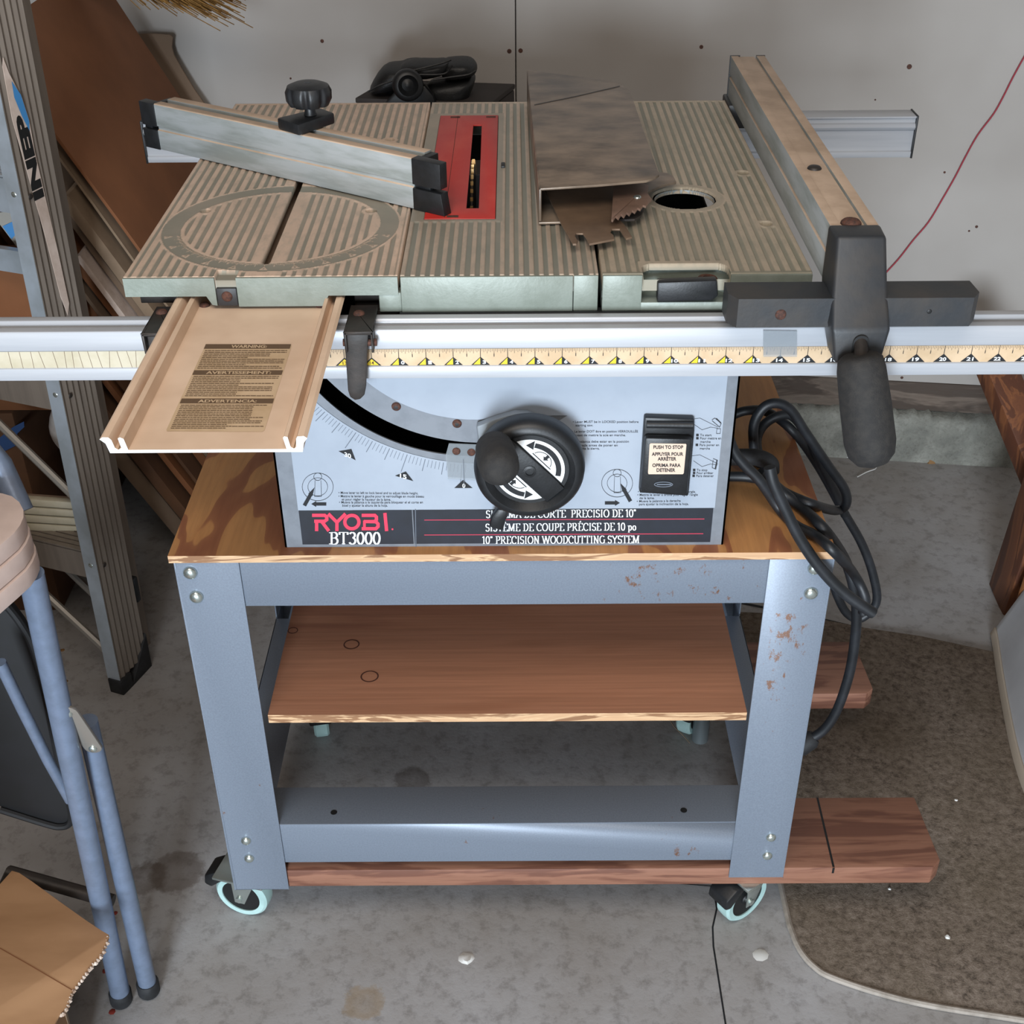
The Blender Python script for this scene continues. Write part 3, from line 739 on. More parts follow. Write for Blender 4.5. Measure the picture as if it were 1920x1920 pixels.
for (cx_, cy_) in ((596, 912), (1157, 905)):
    K.circ((cx_, cy_), 29, .8, 36, 26); K.circ((cx_, cy_), 18.5, .7, 28, 17)
    K.circ((cx_, cy_-19), 7.5, .8, 18, 7); K.line([(cx_-5, cy_-12), (cx_-6, cy_+18), (cx_+7, cy_+18), (cx_+6, cy_-12)], .7)
for dy in (0, 69):
    K.line([(1296, 785+dy), (1312, 783+dy), (1330, 792+dy), (1346, 800+dy)], .6); K.line([(1300, 794+dy), (1316, 805+dy), (1332, 800+dy), (1345, 802+dy)], .6)
K.line([(1335, 786), (1340, 783), (1352, 793), (1349, 800), (1335, 788)], 1); K.line([(1344, 803), (1343, 812), (1350, 812), (1351, 803), (1344, 803)], .8)
K.line([(1337, 862), (1335, 876), (1342, 879), (1345, 862), (1337, 859)], .9); K.line([(1344, 863), (1341, 877)], 2.2)
K.line([(1343, 784), (1351, 792)], 2.2)
K.build('panel_print', 'ink', lbl)
# rusty panel screws, clear pointer
for (u, v) in ((743, 762), (857, 794)):
    p = PF(u, v); o = dome(p, .0048, .0025, name='panel_screw', m='rust', par=saw)
    b = MB(); b.lathe([(.0022, 0), (0, .0002)], 6, frame(p+Vector((0, -.0026, 0)), (0, -1, 0))); b.build('socket', 'flat_black', o)
Q = [PF(u, v) for u, v in ((842, 828), (894, 830), (896, 856), (896, 897), (840, 894), (836, 850))]
b = MB(); b.prism([q+Vector((0, -.003, 0)) for q in Q], (0, -.0012, 0)); ptr = b.build('clear_pointer', 'clear_plastic', saw)
for (u, v) in ((856, 842), (884, 844)): dome(PF(u, v)+Vector((0, -.0042, 0)), .0042, .002, name='pointer_screw', m='rust', par=ptr)
b = MB(); q = PF(869, 860); b.box(q.x-.0003, q.x+.0003, CY0-.0045, CY0-.0042, .690, .722); b.build('index_line', 'gray_ink', ptr)

# switch with paddle
sw = MB(); sw.prism([PF(u, v) for u, v in ((1207, 774), (1300, 777), (1300, 800), (1289, 921), (1197, 915), (1205, 800))], (0, -.010, 0))
swo = sw.build('power_switch', 'black_plastic', saw, bevel=.002)
YP = CY0-.010
b = MB(); b.prism([at(u, v, 'y', YP) for u, v in ((1208, 812), (1297, 814), (1287, 920), (1199, 914))], (0, -.010, 0)); pad = b.build('stop_paddle', 'black_plastic', swo, bevel=.003)
b = MB(); a_ = at(1212, 796, 'y', YP-.002); c_ = at(1299, 797, 'y', YP-.002); b.tube([a_, c_], .0035, 12); b.build('hinge_barrel', 'black_plastic', swo)
YS = CY0-.0204
PS = lambda u, v: at(u, v, 'y', YS)
L = Ink(PS, (0, -1, 0), .0002); L.poly([(1220, 831), (1286, 832), (1287, 834), (1282, 887), (1280, 889), (1216, 889), (1215, 886), (1218, 833)]); stk = L.build('stop_sticker', 'sticker_cream', pad)
L = Ink(PS, (0, -1, 0), .0005)
for (t, u0, u1, v) in (('PUSH TO STOP', 1225, 1281, 841), ('APPUYER POUR', 1222, 1281, 854), ('ARRÊTER', 1233, 1268, 863), ('OPRIMA PARA', 1223, 1276, 875), ('DETENER', 1231, 1266, 884)): put_text(L, t, u0, v, u1, v, -6.4, .03)
L.build('sticker_text', 'ink', pad)
L = Ink(PS, (0, -1, 0), .0003); L.circ((1244, 908), 17, 1.6, 20, 4.5); L.line([(1232, 908), (1258, 908)], 2.5); L.build('key_slot', 'gray_ink', pad)

# handwheel
HC = at(993, 887, 'y', -.012)
WM = Mx((HC.x, 0, HC.z), (1, 0, 0), (0, 0, 1), (0, -1, 0))
WR = .0548
b = MB(); b.lathe([(0, -.034), (.016, -.034), (.016, -.02), (WR-.006, -.018), (WR-.001, -.012), (WR, .000), (WR-.001, .007), (WR-.005, .012), (WR-.010, .0125), (WR-.0135, .009), (WR-.016, .006), (0, .006)], 72, WM)
wh = b.build('handwheel', 'black_plastic', saw, smooth=50)
b = MB(); b.lathe([(.0065, .006), (.0065, .010), (.004, .0105), (.004, .007), (0, .007)], 20, WM); b.build('wheel_nut', 'black_plastic', wh)
# raised diagonal bar and two printed half labels
ang = R(-47); bu = Vector((math.cos(ang), math.sin(ang)))
def w2(a, b_, lift): return WM @ Vector((a, b_, .006+lift))
def wl(pts): return pts
def wheel_ink(lift): return Ink(lambda a, b_: WM @ Vector((a, b_, .006)), (0, -1, 0), lift)
def rot(a, b_, t): return (a*math.cos(t)-b_*math.sin(t), a*math.sin(t)+b_*math.cos(t))
b = MB(); bar = [rot(x, y, ang) for x, y in ((-.038, -.0115), (.038, -.0115), (.038, .0115), (-.038, .0115))]
b.prism([w2(x, y, 0) for x, y in bar], (0, -.003, 0)); b.build('wheel_spoke', 'black_plastic', wh, bevel=.0008)
for flip in (0, 1):
    t = ang+math.pi*flip; Rr = .0345
    seg = [rot(Rr*math.cos(R(a)), Rr*math.sin(R(a)), t) for a in range(22, 159, 4)]
    I1 = wheel_ink(.0006); I1.poly(seg); hl = I1.build('wheel_label', 'white_ink', wh)
    I2 = wheel_ink(.001)
    a1 = [rot(.0285*math.cos(R(a)), .0285*math.sin(R(a)), t) for a in range(36, 128, 4)]; I2.line(a1, .0052)
    e = rot(.0285*math.cos(R(144)), .0285*math.sin(R(144)), t); e1 = rot(.0335*math.cos(R(128)), .0335*math.sin(R(128)), t); e2 = rot(.0235*math.cos(R(128)), .0235*math.sin(R(128)), t); I2.poly([e, e1, e2])
    I2.line([rot(-.012, .0155, t), rot(.013, .0155, t)], .0010)
    a2 = [rot(.011*math.cos(R(a)), .0155+.009*math.sin(R(a)), t) for a in range(10, 171, 10)]; I2.line(a2, .0007)
    arrow(I2, rot(.001, .0245, t), rot(.001, .0175, t), .0032, .007, .0035)
    I2.build('wheel_print', 'ink', hl)
ka = at(926, 838, 'y', -.016); kb = at(939, 886, 'y', -.074); dk = (kb-ka).normalized(); Lk = (kb-ka).length
b = MB(); b.lathe([(0, 0), (.0165, 0), (.0182, .004), (.0192, .02), (.0195, Lk-.024), (.0188, Lk-.012), (.0150, Lk-.0035), (.008, Lk), (0, Lk+.001)], 32, frame(ka, dk)); b.build('crank_knob', 'foam_grip', wh, smooth=60)
b = MB(); b.prism([at(u, v, 'y', .012) for u, v in ((934, 955), (955, 958), (950, 972), (943, 997), (917, 990), (922, 970))], (0, .010, 0)); b.build('bevel_lever', 'black_plastic', saw, bevel=.003)
b = MB(); b.prism([at(u, v, 'y', .024) for u, v in ((893, 800), (930, 786), (965, 776), (990, 776), (1010, 784), (1010, 830), (900, 850))], (0, .010, 0)); b.build('wheel_carrier', 'bare_plate', saw, bevel=.002)

# ---- ribbed tables: finely stepped height fields
ZT = .917
HOLE = .016
def field(name, x0, x1, y0, y1, fn, mat, par, dx=.00075, dy=.0014, skirt=.022, edges=(1, 1, 1, 1)):
    nx = int(round((x1-x0)/dx)); ny = int(round((y1-y0)/dy))
    xs_ = np.linspace(x0, x1, nx+1); ys_ = np.linspace(y0, y1, ny+1)
    X, Y = np.meshgrid(xs_, ys_); dep, att = fn(X, Y)
    V = np.stack([X, Y, ZT-dep], -1).reshape(-1, 3).astype(np.float32)
    hol = (dep >= HOLE).reshape(-1)
    V[:, 2] = np.where(hol, ZT-.006, V[:, 2])
    idx = np.arange((nx+1)*(ny+1)).reshape(ny+1, nx+1)
    q = np.stack([idx[:-1, :-1], idx[:-1, 1:], idx[1:, 1:], idx[1:, :-1]], -1).reshape(-1, 4)
    q = q[~hol[q].all(1)]
    # skirts
    B = []; extra = []; base = len(V)
    rings = [idx[0, :], idx[:, -1], idx[-1, ::-1], idx[::-1, 0]]
    for r in rings:
        lo_ = V[r].copy(); lo_[:, 2] = ZT-skirt; st_ = base+len(np.concatenate(B)) if B else base
        B.append(lo_); k = np.arange(len(r)-1)
        extra.append(np.stack([r[:-1], st_+k, st_+k+1, r[1:]], -1))
    V = np.concatenate([V]+B); q = np.concatenate([q]+extra)
    me = bpy.data.meshes.new(name); me.vertices.add(len(V)); me.vertices.foreach_set('co', V.reshape(-1))
    me.loops.add(q.size); me.loops.foreach_set('vertex_index', q.reshape(-1).astype(np.int32))
    me.polygons.add(len(q)); me.polygons.foreach_set('loop_start', np.arange(0, q.size, 4, dtype=np.int32)); me.polygons.foreach_set('loop_total', np.full(len(q), 4, dtype=np.int32))
    me.update(calc_edges=True); A = me.attributes.new('groove', 'FLOAT', 'POINT')
    av = np.ones(len(V), np.float32); av[:base] = att.reshape(-1); A.data.foreach_set('value', av)
    me.materials.append(MATS[mat]); o = bpy.data.objects.new(name, me); COL.objects.link(o); attach(o, par); return o
GD = .0012
def cap(X, Y, xc, ya, yb, w):
    ey = np.maximum(np.maximum(ya+w/2-Y, Y-(yb-w/2)), 0); return np.hypot(X-xc, ey) < w/2
def ribs(X, P, off, w): u = (X-off) % P; return (u < w)
# sliding (mitre) table
CXs, CYs = -.1285, .1725
def f_slide(X, Y):
    r = np.hypot(X-CXs, Y-CYs); g = ribs(X, .0096, -.2535, .0042) & (Y < .612) & (X > -.2525) & (X < -.003)
    front = Y > .0415
    g &= front & ((r > .1215) | (r < .0965))
    g &= ~((np.abs(X-CXs) < .014) & (Y < .42))
    for (hx, hy) in ((-.215, .216), (-.041, .213), (-.215, .45), (-.041, .457)): g &= np.hypot(X-hx, Y-hy) > .010
    dep = np.where(g, GD, 0.); att = g.astype(np.float32)
    ring = (r > .1005) & (r < .1195); dep = np.where(ring, .0006, dep); att = np.where(ring, 1., att)
    th = np.degrees(np.arctan2(X-CXs, -(Y-CYs)))
    t1 = np.abs((th+.5) % 1.0-.5)*np.pi/180*r; on_ = ring & (r < .1040) & (r > .1015) & (np.abs(th) < 75)
    tk = on_ & (t1 < .00045)
    t5 = np.abs((th+2.5) % 5-2.5)*np.pi/180*r; tk |= ring & (r > .1015) & (r < .1075) & (t5 < .0005) & (np.abs(th) < 75)
    t15 = np.abs((th+7.5) % 15-7.5)*np.pi/180*r; tri = ring & (r > .108) & (r < .1165) & (t15 < (r-.108)*.52) & (np.abs(th) < 76)
    hollow = (r > .1115) & (r < .1150) & (t15 < .0008)
    up_ = (tk | (tri & ~hollow)); dep = np.where(up_, 0, dep); att = np.where(up_, .15, att)
    slot = cap(X, Y, -.1285, .072, .41, .0085); dep = np.where(slot, .02, dep); att = np.where(slot, 1., att)
    for (hx, hy) in ((-.215, .216), (-.041, .213), (-.215, .45), (-.041, .457)):
        h = np.hypot(X-hx, Y-hy) < .0058; dep = np.where(h, .006, dep); att = np.where(h, 1., att)
    notch = (Y < .055) & (X > -.171) & (X < -.151); dep = np.where(notch, .004, dep); att = np.where(notch, 1., att)
    return dep, att
sl_o = field('sliding_table', -.2560, -.0005, .0405, .617, f_slide, 'slide_top', saw, skirt=.017)
def f_main(X, Y):
    g = ribs(X, .00925, .0065, .0046) & (X > .006) & (X < .184)
    inthr = (X < .096) & (Y > .180) & (Y < .566); g &= ~inthr; g &= Y < .612
    dep = np.where(g, GD, 0); att = g.astype(np.float32); att = np.where(inthr, .6, att)
    thr = (X > .0155) & (X < .0895) & (Y > .1865) & (Y < .5555); dep = np.where(thr, .02, dep); att = np.where(thr, 1, att)
    return dep, att
mn_o = field('main_table', .002, .1865, .0405, .617, f_main, 'main_top', saw, skirt=.017)
HX, HY, HR = .290, .2455, .0315
def f_right(X, Y):
    g = ribs(X, .0096, .1945, .0042) & (X > .194) & (X < .382) & (Y < .612) & (Y > .046)
    rr = np.hypot(X-HX, Y-HY); g &= rr > .044
    for (hx, hy) in ((.365, .326), (.364, .168), (.205, .5)): g &= np.hypot(X-hx, Y-hy) > .011
    g &= ~((X > .225) & (X < .312) & (Y < .072))
    dep = np.where(g, GD, 0.); att = np.where(g, 1., np.where(rr < .042, .3, 0.))
    dep = np.where(rr < HR, .02, dep); dep = np.where((rr >= HR) & (rr < HR+.0025), .0025, dep)
    for (hx, hy) in ((.365, .326), (.364, .168)):
        h = np.hypot(X-hx, Y-hy) < .0062; dep = np.where(h, .004, dep); att = np.where(h, .8, att)
    ex = np.maximum(np.abs(X-.2685)-.0285, 0); ey = np.maximum(Y-.052, 0); pk = np.hypot(ex, ey) < .012
    dep = np.where(pk, .02, dep); att = np.where(pk | (Y < .045), 1., att); return dep, att
rt_o = field('side_table', .1905, .3855, .0405, .617, f_right, 'right_top', saw, skirt=.017)
# cast front edges and undersides
def cast(name, boxes, m='table_paint', par=saw, bev=.0015):
    b = MB()
    for q in boxes: b.box(*q)
    return b.build(name, m, par, bevel=bev)
b = MB(); F0 = .0375
b.prism([(-.1510, F0, .9165), (-.0005, F0, .9165), (-.0005, F0, .8985), (-.066, F0, .8985), (-.0715, F0, .8880), (-.1510, F0, .8880)], (0, .0030, 0)); b.build('table_front', 'table_paint', sl_o)
b = MB(); b.prism([(-.1712, F0, .9165), (-.1712, F0, .8890), (-.176, F0, .8900), (-.1805, F0, .8985), (-.2562, F0, .8985), (-.2562, F0, .9165)], (0, .0030, 0)); b.build('table_front', 'table_paint', sl_o)
b = MB(); b.box(-.1705, -.1515, .037, .045, .889, .9065); lt = b.build('pointer_block', 'cast_gray', sl_o, bevel=.0008)
dome((-.161, .037, .8985), .0052, .002, name='screw', m='rust', par=lt)
cast('table_front', [(.002, .163, .0370, .0404, .881, .9165), (.1635, .1865, .0378, .0404, .881, .9165), (-.019, .002, .0385, .052, .881, .9005)], par=mn_o, bev=.0009)
cast('table_front', [(.1905, .2275, .0372, .0404, .881, .9165), (.3095, .3855, .0372, .0404, .894, .9165), (.1905, .3855, .0375, .066, .879, .8895)], par=rt_o, bev=.0009)
b = MB(); wallp = [(.2275, .0412), (.2275, .054)]+[(.2400-.0125*math.cos(R(a)), .0535+.0125*math.sin(R(a))) for a in range(0, 91, 15)]+[(.2970+.0125*math.sin(R(a)), .0535+.0125*math.cos(R(a))) for a in range(0, 91, 15)]+[(.3095, .0412)]
for (x0, y0), (x1, y1) in zip(wallp, wallp[1:]): b.add([(x0, y0, .888), (x1, y1, .888), (x1, y1, .9168), (x0, y0, .9168)], [(0, 1, 2, 3)])
b.build('lever_pocket', 'table_paint', rt_o)
# locking lever
b = MB(); b.prism([at(u, v, 'y', .034) for u, v in ((1233, 530), (1345, 526), (1347, 556), (1335, 564), (1232, 568))], (0, .012, 0)); lv = b.build('table_lock_lever', 'black_plastic', rt_o, bevel=.002)
b = MB(); p = at(1326, 518, 'z', .909); b.lathe([(.0095, -.012), (.0095, -.001), (.0085, 0), (.0045, 0), (.0045, -.003), (0, -.003)], 20, Mx((p.x, .050, .909), (1, 0, 0), (0, 1, 0), (0, 0, 1))); b.build('lever_screw', 'rust', lv)
b = MB(); b.lathe([(HR-.0002, -.0065), (HR+.0001, -.0025), (HR+.0026, -.0025)], 64, Mx((HX, HY, ZT), (1, 0, 0), (0, 1, 0), (0, 0, 1)), close=False); b.build('router_ring', 'alu_side', rt_o)
# under-structure so the tables are not paper thin from the side
b = MB()
for (x0, x1) in ((-.25, -.215), (-.045, -.004)): b.box(x0, x1, .06, .60, .882, .8985)
b.build('slide_carriage', 'dark_steel', saw, bevel=.001)
b = MB(); b.box(.005, .013, .05, .61, .880, .90); b.box(.093, .10, .05, .61, .880, .90); b.box(.178, .186, .05, .61, .880, .90); b.box(.0, .186, .60, .612, .880, .90); b.build('casting_rib', 'table_paint', mn_o)
b = MB(); b.box(.191, .197, .05, .61, .880, .90); b.box(.378, .3845, .067, .61, .880, .90); b.box(.191, .385, .60, .612, .880, .90); b.build('casting_rib', 'table_paint', rt_o)
b = MB(); b.box(-.045, .0, .042, .30, .84, .882); b.build('arm_housing', 'dark_steel', saw, bevel=.003)
# red throat plate and blade
b = MB(); b.prism([(.016, .187, .9155), (.089, .187, .9155), (.089, .555, .9155), (.016, .555, .9155)], (0, 0, .002), [[(.0585, .217, .9155), (.0715, .217, .9155), (.0690, .514, .9155), (.0585, .514, .9155)]])
tp = b.build('throat_plate', 'red_plate', saw, bevel=.0005)
b = MB(); b.add([(.0365, .19, .9177), (.0370, .19, .9177), (.0385, .553, .9177), (.0380, .553, .9177)], [(0, 1, 2, 3)]); b.build('plate_seam', 'rust', tp, smooth=0)
for (x, y) in ((.035, .547), (.080, .547), (.045, .193)):
    b = MB(); b.box(x-.006, x+.006, y-.003, y+.003, .9170, .9177); b.build('plate_clip', 'rust', tp)
b = MB(); b.box(.094, .0985, .348, .362, .9155, .9195); b.build('release_button', 'flat_black', mn_o, bevel=.0008)
b = MB(); BM = Mx((.0612, .366, .793), (0, 1, 0), (0, 0, 1), (1, 0, 0)); rb = .1215
b.lathe([(0, -.0011), (rb-.004, -.0011), (rb-.004, .0011), (0, .0011)], 80, BM); bl = b.build('saw_blade', 'dark_steel', saw)
b = MB()
for i in range(60):
    a = 2*math.pi*i/60; M_ = BM @ Matrix.Rotation(a, 4, 'Z')
    b.prism([M_ @ Vector(q) for q in ((rb-.005, -.0045, -.0016), (rb+.0010, .0012, -.0016), (rb-.004, .0024, -.0016))], M_.to_3x3() @ Vector((0, 0, .0032)))
b.build('blade_teeth', 'brass_teeth', bl)

# ---- rails: two-piece extrusions with a scale tape
def rail(name, prof, x0, x1, mat='rail_alu'):
    b = MB(); b.prism([(x0, y, z) for y, z in prof], (x1-x0, 0, 0)); return b.build(name, mat, saw, bevel=.0006)
fp = [(0, .8305), (0, .8425), (.0016, .8432), (.0016, .8605), (0, .8612), (0, .8790), (.0008, .8805), (.0095, .8805), (.0095, .8770), (.0165, .8770), (.0165, .8805), (.0185, .8835), (.0265, .8835), (.0285, .8805), (.0345, .8805), (.0345, .8305)]
fr = rail('front_rail', fp, -.62, .86)
b = MB(); b.box(-.62, .86, .0105, .0155, .8768, .8774); b.build('rail_groove', 'rail_dark', fr, smooth=0)
YR = .0016; TZ0, TZ1 = .8434, .8603
def strip(name, m, x0, x1):
    b = MB(); b.box(x0, x1, YR-.0006, YR, TZ0, TZ1); return b.build(name, m, fr, smooth=0)
strip('blank_tape', 'tape_blank', -.60, -.23); tp2 = strip('ruler_tape', 'tape_cream', -.23, .62)
IN = .0254
F2 = lambda x, z: Vector((x, YR-.0006, z))
bk = Ink(F2, (0, -1, 0), .0002); yl = Ink(F2, (0, -1, 0), .0003); wt = Ink(F2, (0, -1, 0), .0005); dk_ = Ink(F2, (0, -1, 0), .0005)
H = TZ1-TZ0
for n in range(-9, 25):
    x = n*IN
    if x < -.228: continue
    for k in range(16):
        xx = x+k*IN/16; ln = {0: .5, 8: .33, 4: .26, 12: .26}.get(k, .2 if k % 2 == 0 else .14)*H
        if k == 8: bk.line([(xx, TZ1-.30*H), (xx, TZ1-.46*H)], .0007)
        bk.line([(xx, TZ1), (xx, TZ1-ln)], .0006 if k == 0 else .0003)
    tw = .0088
    if n >= 0:
        bk.poly([(x, TZ0+.52*H), (x-tw, TZ0+.02*H), (x+tw, TZ0+.02*H)])
        t = str(n); hw = .0016*len(t)
        off = .0035 if n < 14 else -.0002
        put_text(wt, t, x+off-hw, TZ0+.10*H, x+off+hw, TZ0+.10*H, .0036, .03)
        if n < 14: yl.poly([(x-.0003, TZ0+.46*H), (x-tw+.0022, TZ0+.06*H), (x-.0003, TZ0+.06*H)])
    else:
        bk.poly([(x, TZ0+.52*H), (x-tw, TZ0+.02*H), (x+tw, TZ0+.02*H)]); yl.poly([(x, TZ0+.43*H), (x-tw+.0024, TZ0+.06*H), (x+tw-.0024, TZ0+.06*H)])
        if n > -8:
            t = str(15+n if n > -2 else 15+n); put_text(dk_, t, x-.002, TZ0+.1*H, x+.002, TZ0+.1*H, .0034, .02)
bk.build('ruler_marks', 'ink', tp2); yl.build('yellow_marks', 'yellow_ink', tp2); wt.build('ruler_numbers', 'white_ink', tp2); dk_.build('small_numbers', 'rust', tp2)
ck = Ink(F2, (0, -1, 0), .0002); rnd = random.Random(11); x = -.5
while x < -.235:
    a = rnd.uniform(-.0025, .0025); ck.line([(x, TZ1), (x+a*.5, TZ0+H*.5), (x+a, TZ0)], .00035); x += rnd.uniform(.0055, .013)
ck.build('tape_cracks', 'tan_ink', fr)
rp = [(.640, .832), (.640, .8395), (.6425, .8410), (.6425, .8680), (.640, .8695), (.638, .8735), (.640, .8775), (.643, .8790), (.643, .8840), (.640, .8850), (.640, .8875), (.672, .8875), (.672, .832)]
rr = rail('rear_rail', rp, -.390, .6485)
for (xa, xb) in ((-.3925, -.390), (.6485, .651)):
    b = MB(); b.prism([(xa, y, z) for y, z in ((.6385, .831), (.6385, .8885), (.6735, .8885), (.6735, .831))], (xb-xa, 0, 0)); b.build('rail_end_cap', 'black_plastic', rr, bevel=.0008)
b = MB(); b.box(-.2, .36, .615, .642, .84, .875); b.build('rail_mount', 'black_plastic', saw, bevel=.002)
b = MB(); b.box(.0, .36, .0345, .045, .845, .8815); b.build('rail_mount', 'black_plastic', saw)

# ---- cantilevered slide base with raised channels, warning label
SZ = .8822
x0, x1 = -.2085, -.0525
def ch(xo, s_):
    """channel section at outer edge xo, opening towards s_"""
    return [(xo, SZ), (xo+s_*.0035-.0, SZ)]
sec = [(-.2050, SZ), (-.0560, SZ), (-.0545, SZ+.008), (-.0515, SZ+.0122), (-.0540, SZ+.0140), (-.0590, SZ+.0135), (-.0600, SZ+.0115), (-.0605, SZ+.0045), (-.0625, SZ+.0028), (-.0650, SZ+.0045), (-.0665, SZ+.0132), (-.0690, SZ+.0138), (-.0700, SZ+.0125), (-.0682, SZ+.0026),
       (-.1905, SZ+.0026), (-.1925, SZ+.0125), (-.1950, SZ+.0138), (-.1968, SZ+.0130), (-.1955, SZ+.0045), (-.1980, SZ+.0028), (-.2005, SZ+.0045), (-.2020, SZ+.0115), (-.2040, SZ+.0138), (-.2085, SZ+.0140), (-.2110, SZ+.0122), (-.2070, SZ+.0085)]
b = MB(); b.prism([(x, -.222, z) for x, z in sec], (0, .80, 0)); sb = b.build('slide_base', ['tray_alu', 'alu_cut'], saw)
for p in sb.data.polygons:
    if p.normal.y < -.7: p.material_index = 1
for xa in (-.1985, -.0628):
    b = MB(); b.box(xa-.0026, xa+.0026, -.2215, .57, SZ+.0028, SZ+.0032); b.build('channel_floor', 'tray_channel', sb, smooth=0)
ZL = SZ+.0026
TF = lambda u, v: at(u, v, 'z', ZL)
L = Ink(TF, (0, 0, 1), .0002); L.poly([(388, 646), (545, 646), (547, 649), (496, 807), (492, 810), (313, 809), (312, 806), (385, 648)]); wlb = L.build('warning_label', 'tape_cream', sb)
L = Ink(TF, (0, 0, 1), .0004)
def bx_(v): # left and right edges of the label at row v
    t = (v-646)/(809-646); return 386-72*t, 546-51*t
for (va, vb) in ((646, 654.5), (695, 703.5), (748, 757)):
    L = Ink(TF, (0, 0, 1), .0004); a, c = bx_(va); d, e = bx_(vb); L.poly([(a, va), (c, va), (e, vb), (d, vb)]); L.build('label_bar', 'tan_ink', wlb)
L = Ink(TF, (0, 0, 1), .0006)
for (t, u0, u1, v) in (('WARNING:', 433, 500, 653.2), ('AVERTISSEMENT:', 386, 508, 702.2), ('ADVERTENCIA:', 371, 481, 755.6)):
    L = Ink(TF, (0, 0, 1), .0006); put_text(L, t, u0, v, u1, v, -5.4, .03, 1.5); L.build('label_heading', 'tape_cream', wlb)
L = Ink(TF, (0, 0, 1), .0004); rnd = random.Random(2)
for (va, vb) in ((658, 691), (706.5, 744), (760.5, 806)):
    v = va
    while v < vb:
        a, c = bx_(v); x = a+4; end = c-4-rnd.choice((0, 6, 30, 70))
        while x < end:
            w_ = rnd.uniform(3, 11); L.line([(x, v), (min(x+w_, end), v)], 1.25); x += w_+1.6
        v += 3.3
L.build('label_small_print', 'tan_ink', wlb)
for (u, v) in ((384, 573), (602, 574)): dome(at(u, v, 'z', ZL), .0052, .003, (0, 0, 1), 'base_screw', 'rust', sb)
# clamp brackets on the rail
def bracket(xa, xb):
    b = MB(); b.box(xa, xb, -.018, .042, .8838, .8868); b.box(xa, xa+.002, -.018, .0, .866, .8868); b.box(xb-.002, xb, -.018, .0, .866, .8868)
    return b.build('rail_clamp', 'dark_steel', saw, bevel=.0006)
bl_ = bracket(-.0465, -.0205); br_ = bracket(-.2300, -.204)
dome((-.0365, .022, .8868), .0055, .003, (0, 0, 1), 'clamp_screw', 'rust', bl_); dome((-.222, .028, .8868), .0055, .003, (0, 0, 1), 'clamp_screw', 'rust', br_)
for (bo, u0) in ((bl_, 0), ):
    b = MB(); YL = -.011
    b.prism([at(u, v, 'y', YL) for u, v in ((646, 620), (692, 620), (690, 645), (687, 722), (684, 738), (676, 746), (666, 748), (657, 742), (653, 730), (651, 700), (647, 650))], (0, -.003, 0)); b.build('clamp_lever', 'dark_steel', bo, bevel=.001)
b = MB(); b.tube([(-.049, -.010, .873), (-.018, -.010, .873)], .0035, 10); b.build('clamp_pin', 'rust', bl_)
b = MB(); b.box(-.2265, -.209, -.014, -.011, .835, .882); b.build('clamp_lever', 'dark_steel', br_, bevel=.001)

# ---- power cord
def cp(u, v, y):
    p = at(u, v, 'y', y)
    q = at(u, v, 'z', .6205)
    if q.x < .456 and 0.008 < q.y < .5 and p.z < .6205: p = q
    return p
def cable(name, pts, y0, y1, r, par, m='cord_black', n=6):
    k = len(pts)-1; P = [cp(u, v, y0+(y1-y0)*i/k) for i, (u, v) in enumerate(pts)]
    b = MB(); b.tube(catmull(P, n), r, 10); return b.build(name, m, par, smooth=60)
crd = cable('power_cord', [(1370, 780), (1400, 770), (1440, 773), (1490, 812), (1535, 875), (1582, 960), (1616, 1020), (1637, 1078), (1643, 1130), (1613, 1160), (1588, 1150), (1570, 1117), (1560, 1085)], .29, .28, .0058, saw)
cable('cord_loop', [(1415, 860), (1413, 800), (1430, 766), (1455, 756), (1482, 768), (1510, 810), (1552, 872), (1582, 915), (1587, 944), (1570, 957), (1530, 948), (1480, 928), (1440, 905), (1405, 895), (1360, 893)], .20, .22, .0058, crd)
cable('cord_loop', [(1425, 870), (1419, 826), (1432, 797), (1460, 780), (1488, 782), (1518, 825), (1545, 880), (1572, 935), (1584, 965)], .25, .275, .0058, crd)
cable('cord_loop', [(1360, 800), (1376, 845), (1396, 872), (1425, 902), (1462, 955), (1492, 985), (1530, 1005), (1565, 1035), (1600, 1075), (1622, 1120), (1618, 1150)], .10, .08, .0058, crd)
cable('cord_loop', [(1443, 876), (1450, 905), (1470, 950), (1497, 1005), (1530, 1055), (1565, 1095), (1600, 1125), (1638, 1150)], .02, .0, .0062, crd)
cable('cord_loop', [(1425, 885), (1470, 925), (1510, 958), (1550, 998), (1582, 1045), (1598, 1090), (1606, 1140), (1603, 1200), (1592, 1265), (1570, 1330), (1545, 1368), (1515, 1388)], .11, .13, .0062, crd)
b = MB(); b.tube(catmull([cp(u, v, .15) for u, v in ((1368, 857), (1390, 857), (1420, 858), (1443, 868), (1446, 885))], 8), .0095, 12); b.build('strain_relief', 'black_rubber', crd)
pe = cp(1513, 1391, .13); b = MB(); b.lathe([(.009, -.012), (.013, -.006), (.013, .012), (.009, .018)], 14, frame(pe, (-.6, -.1, -.5))); b.build('plug', 'black_rubber', crd)

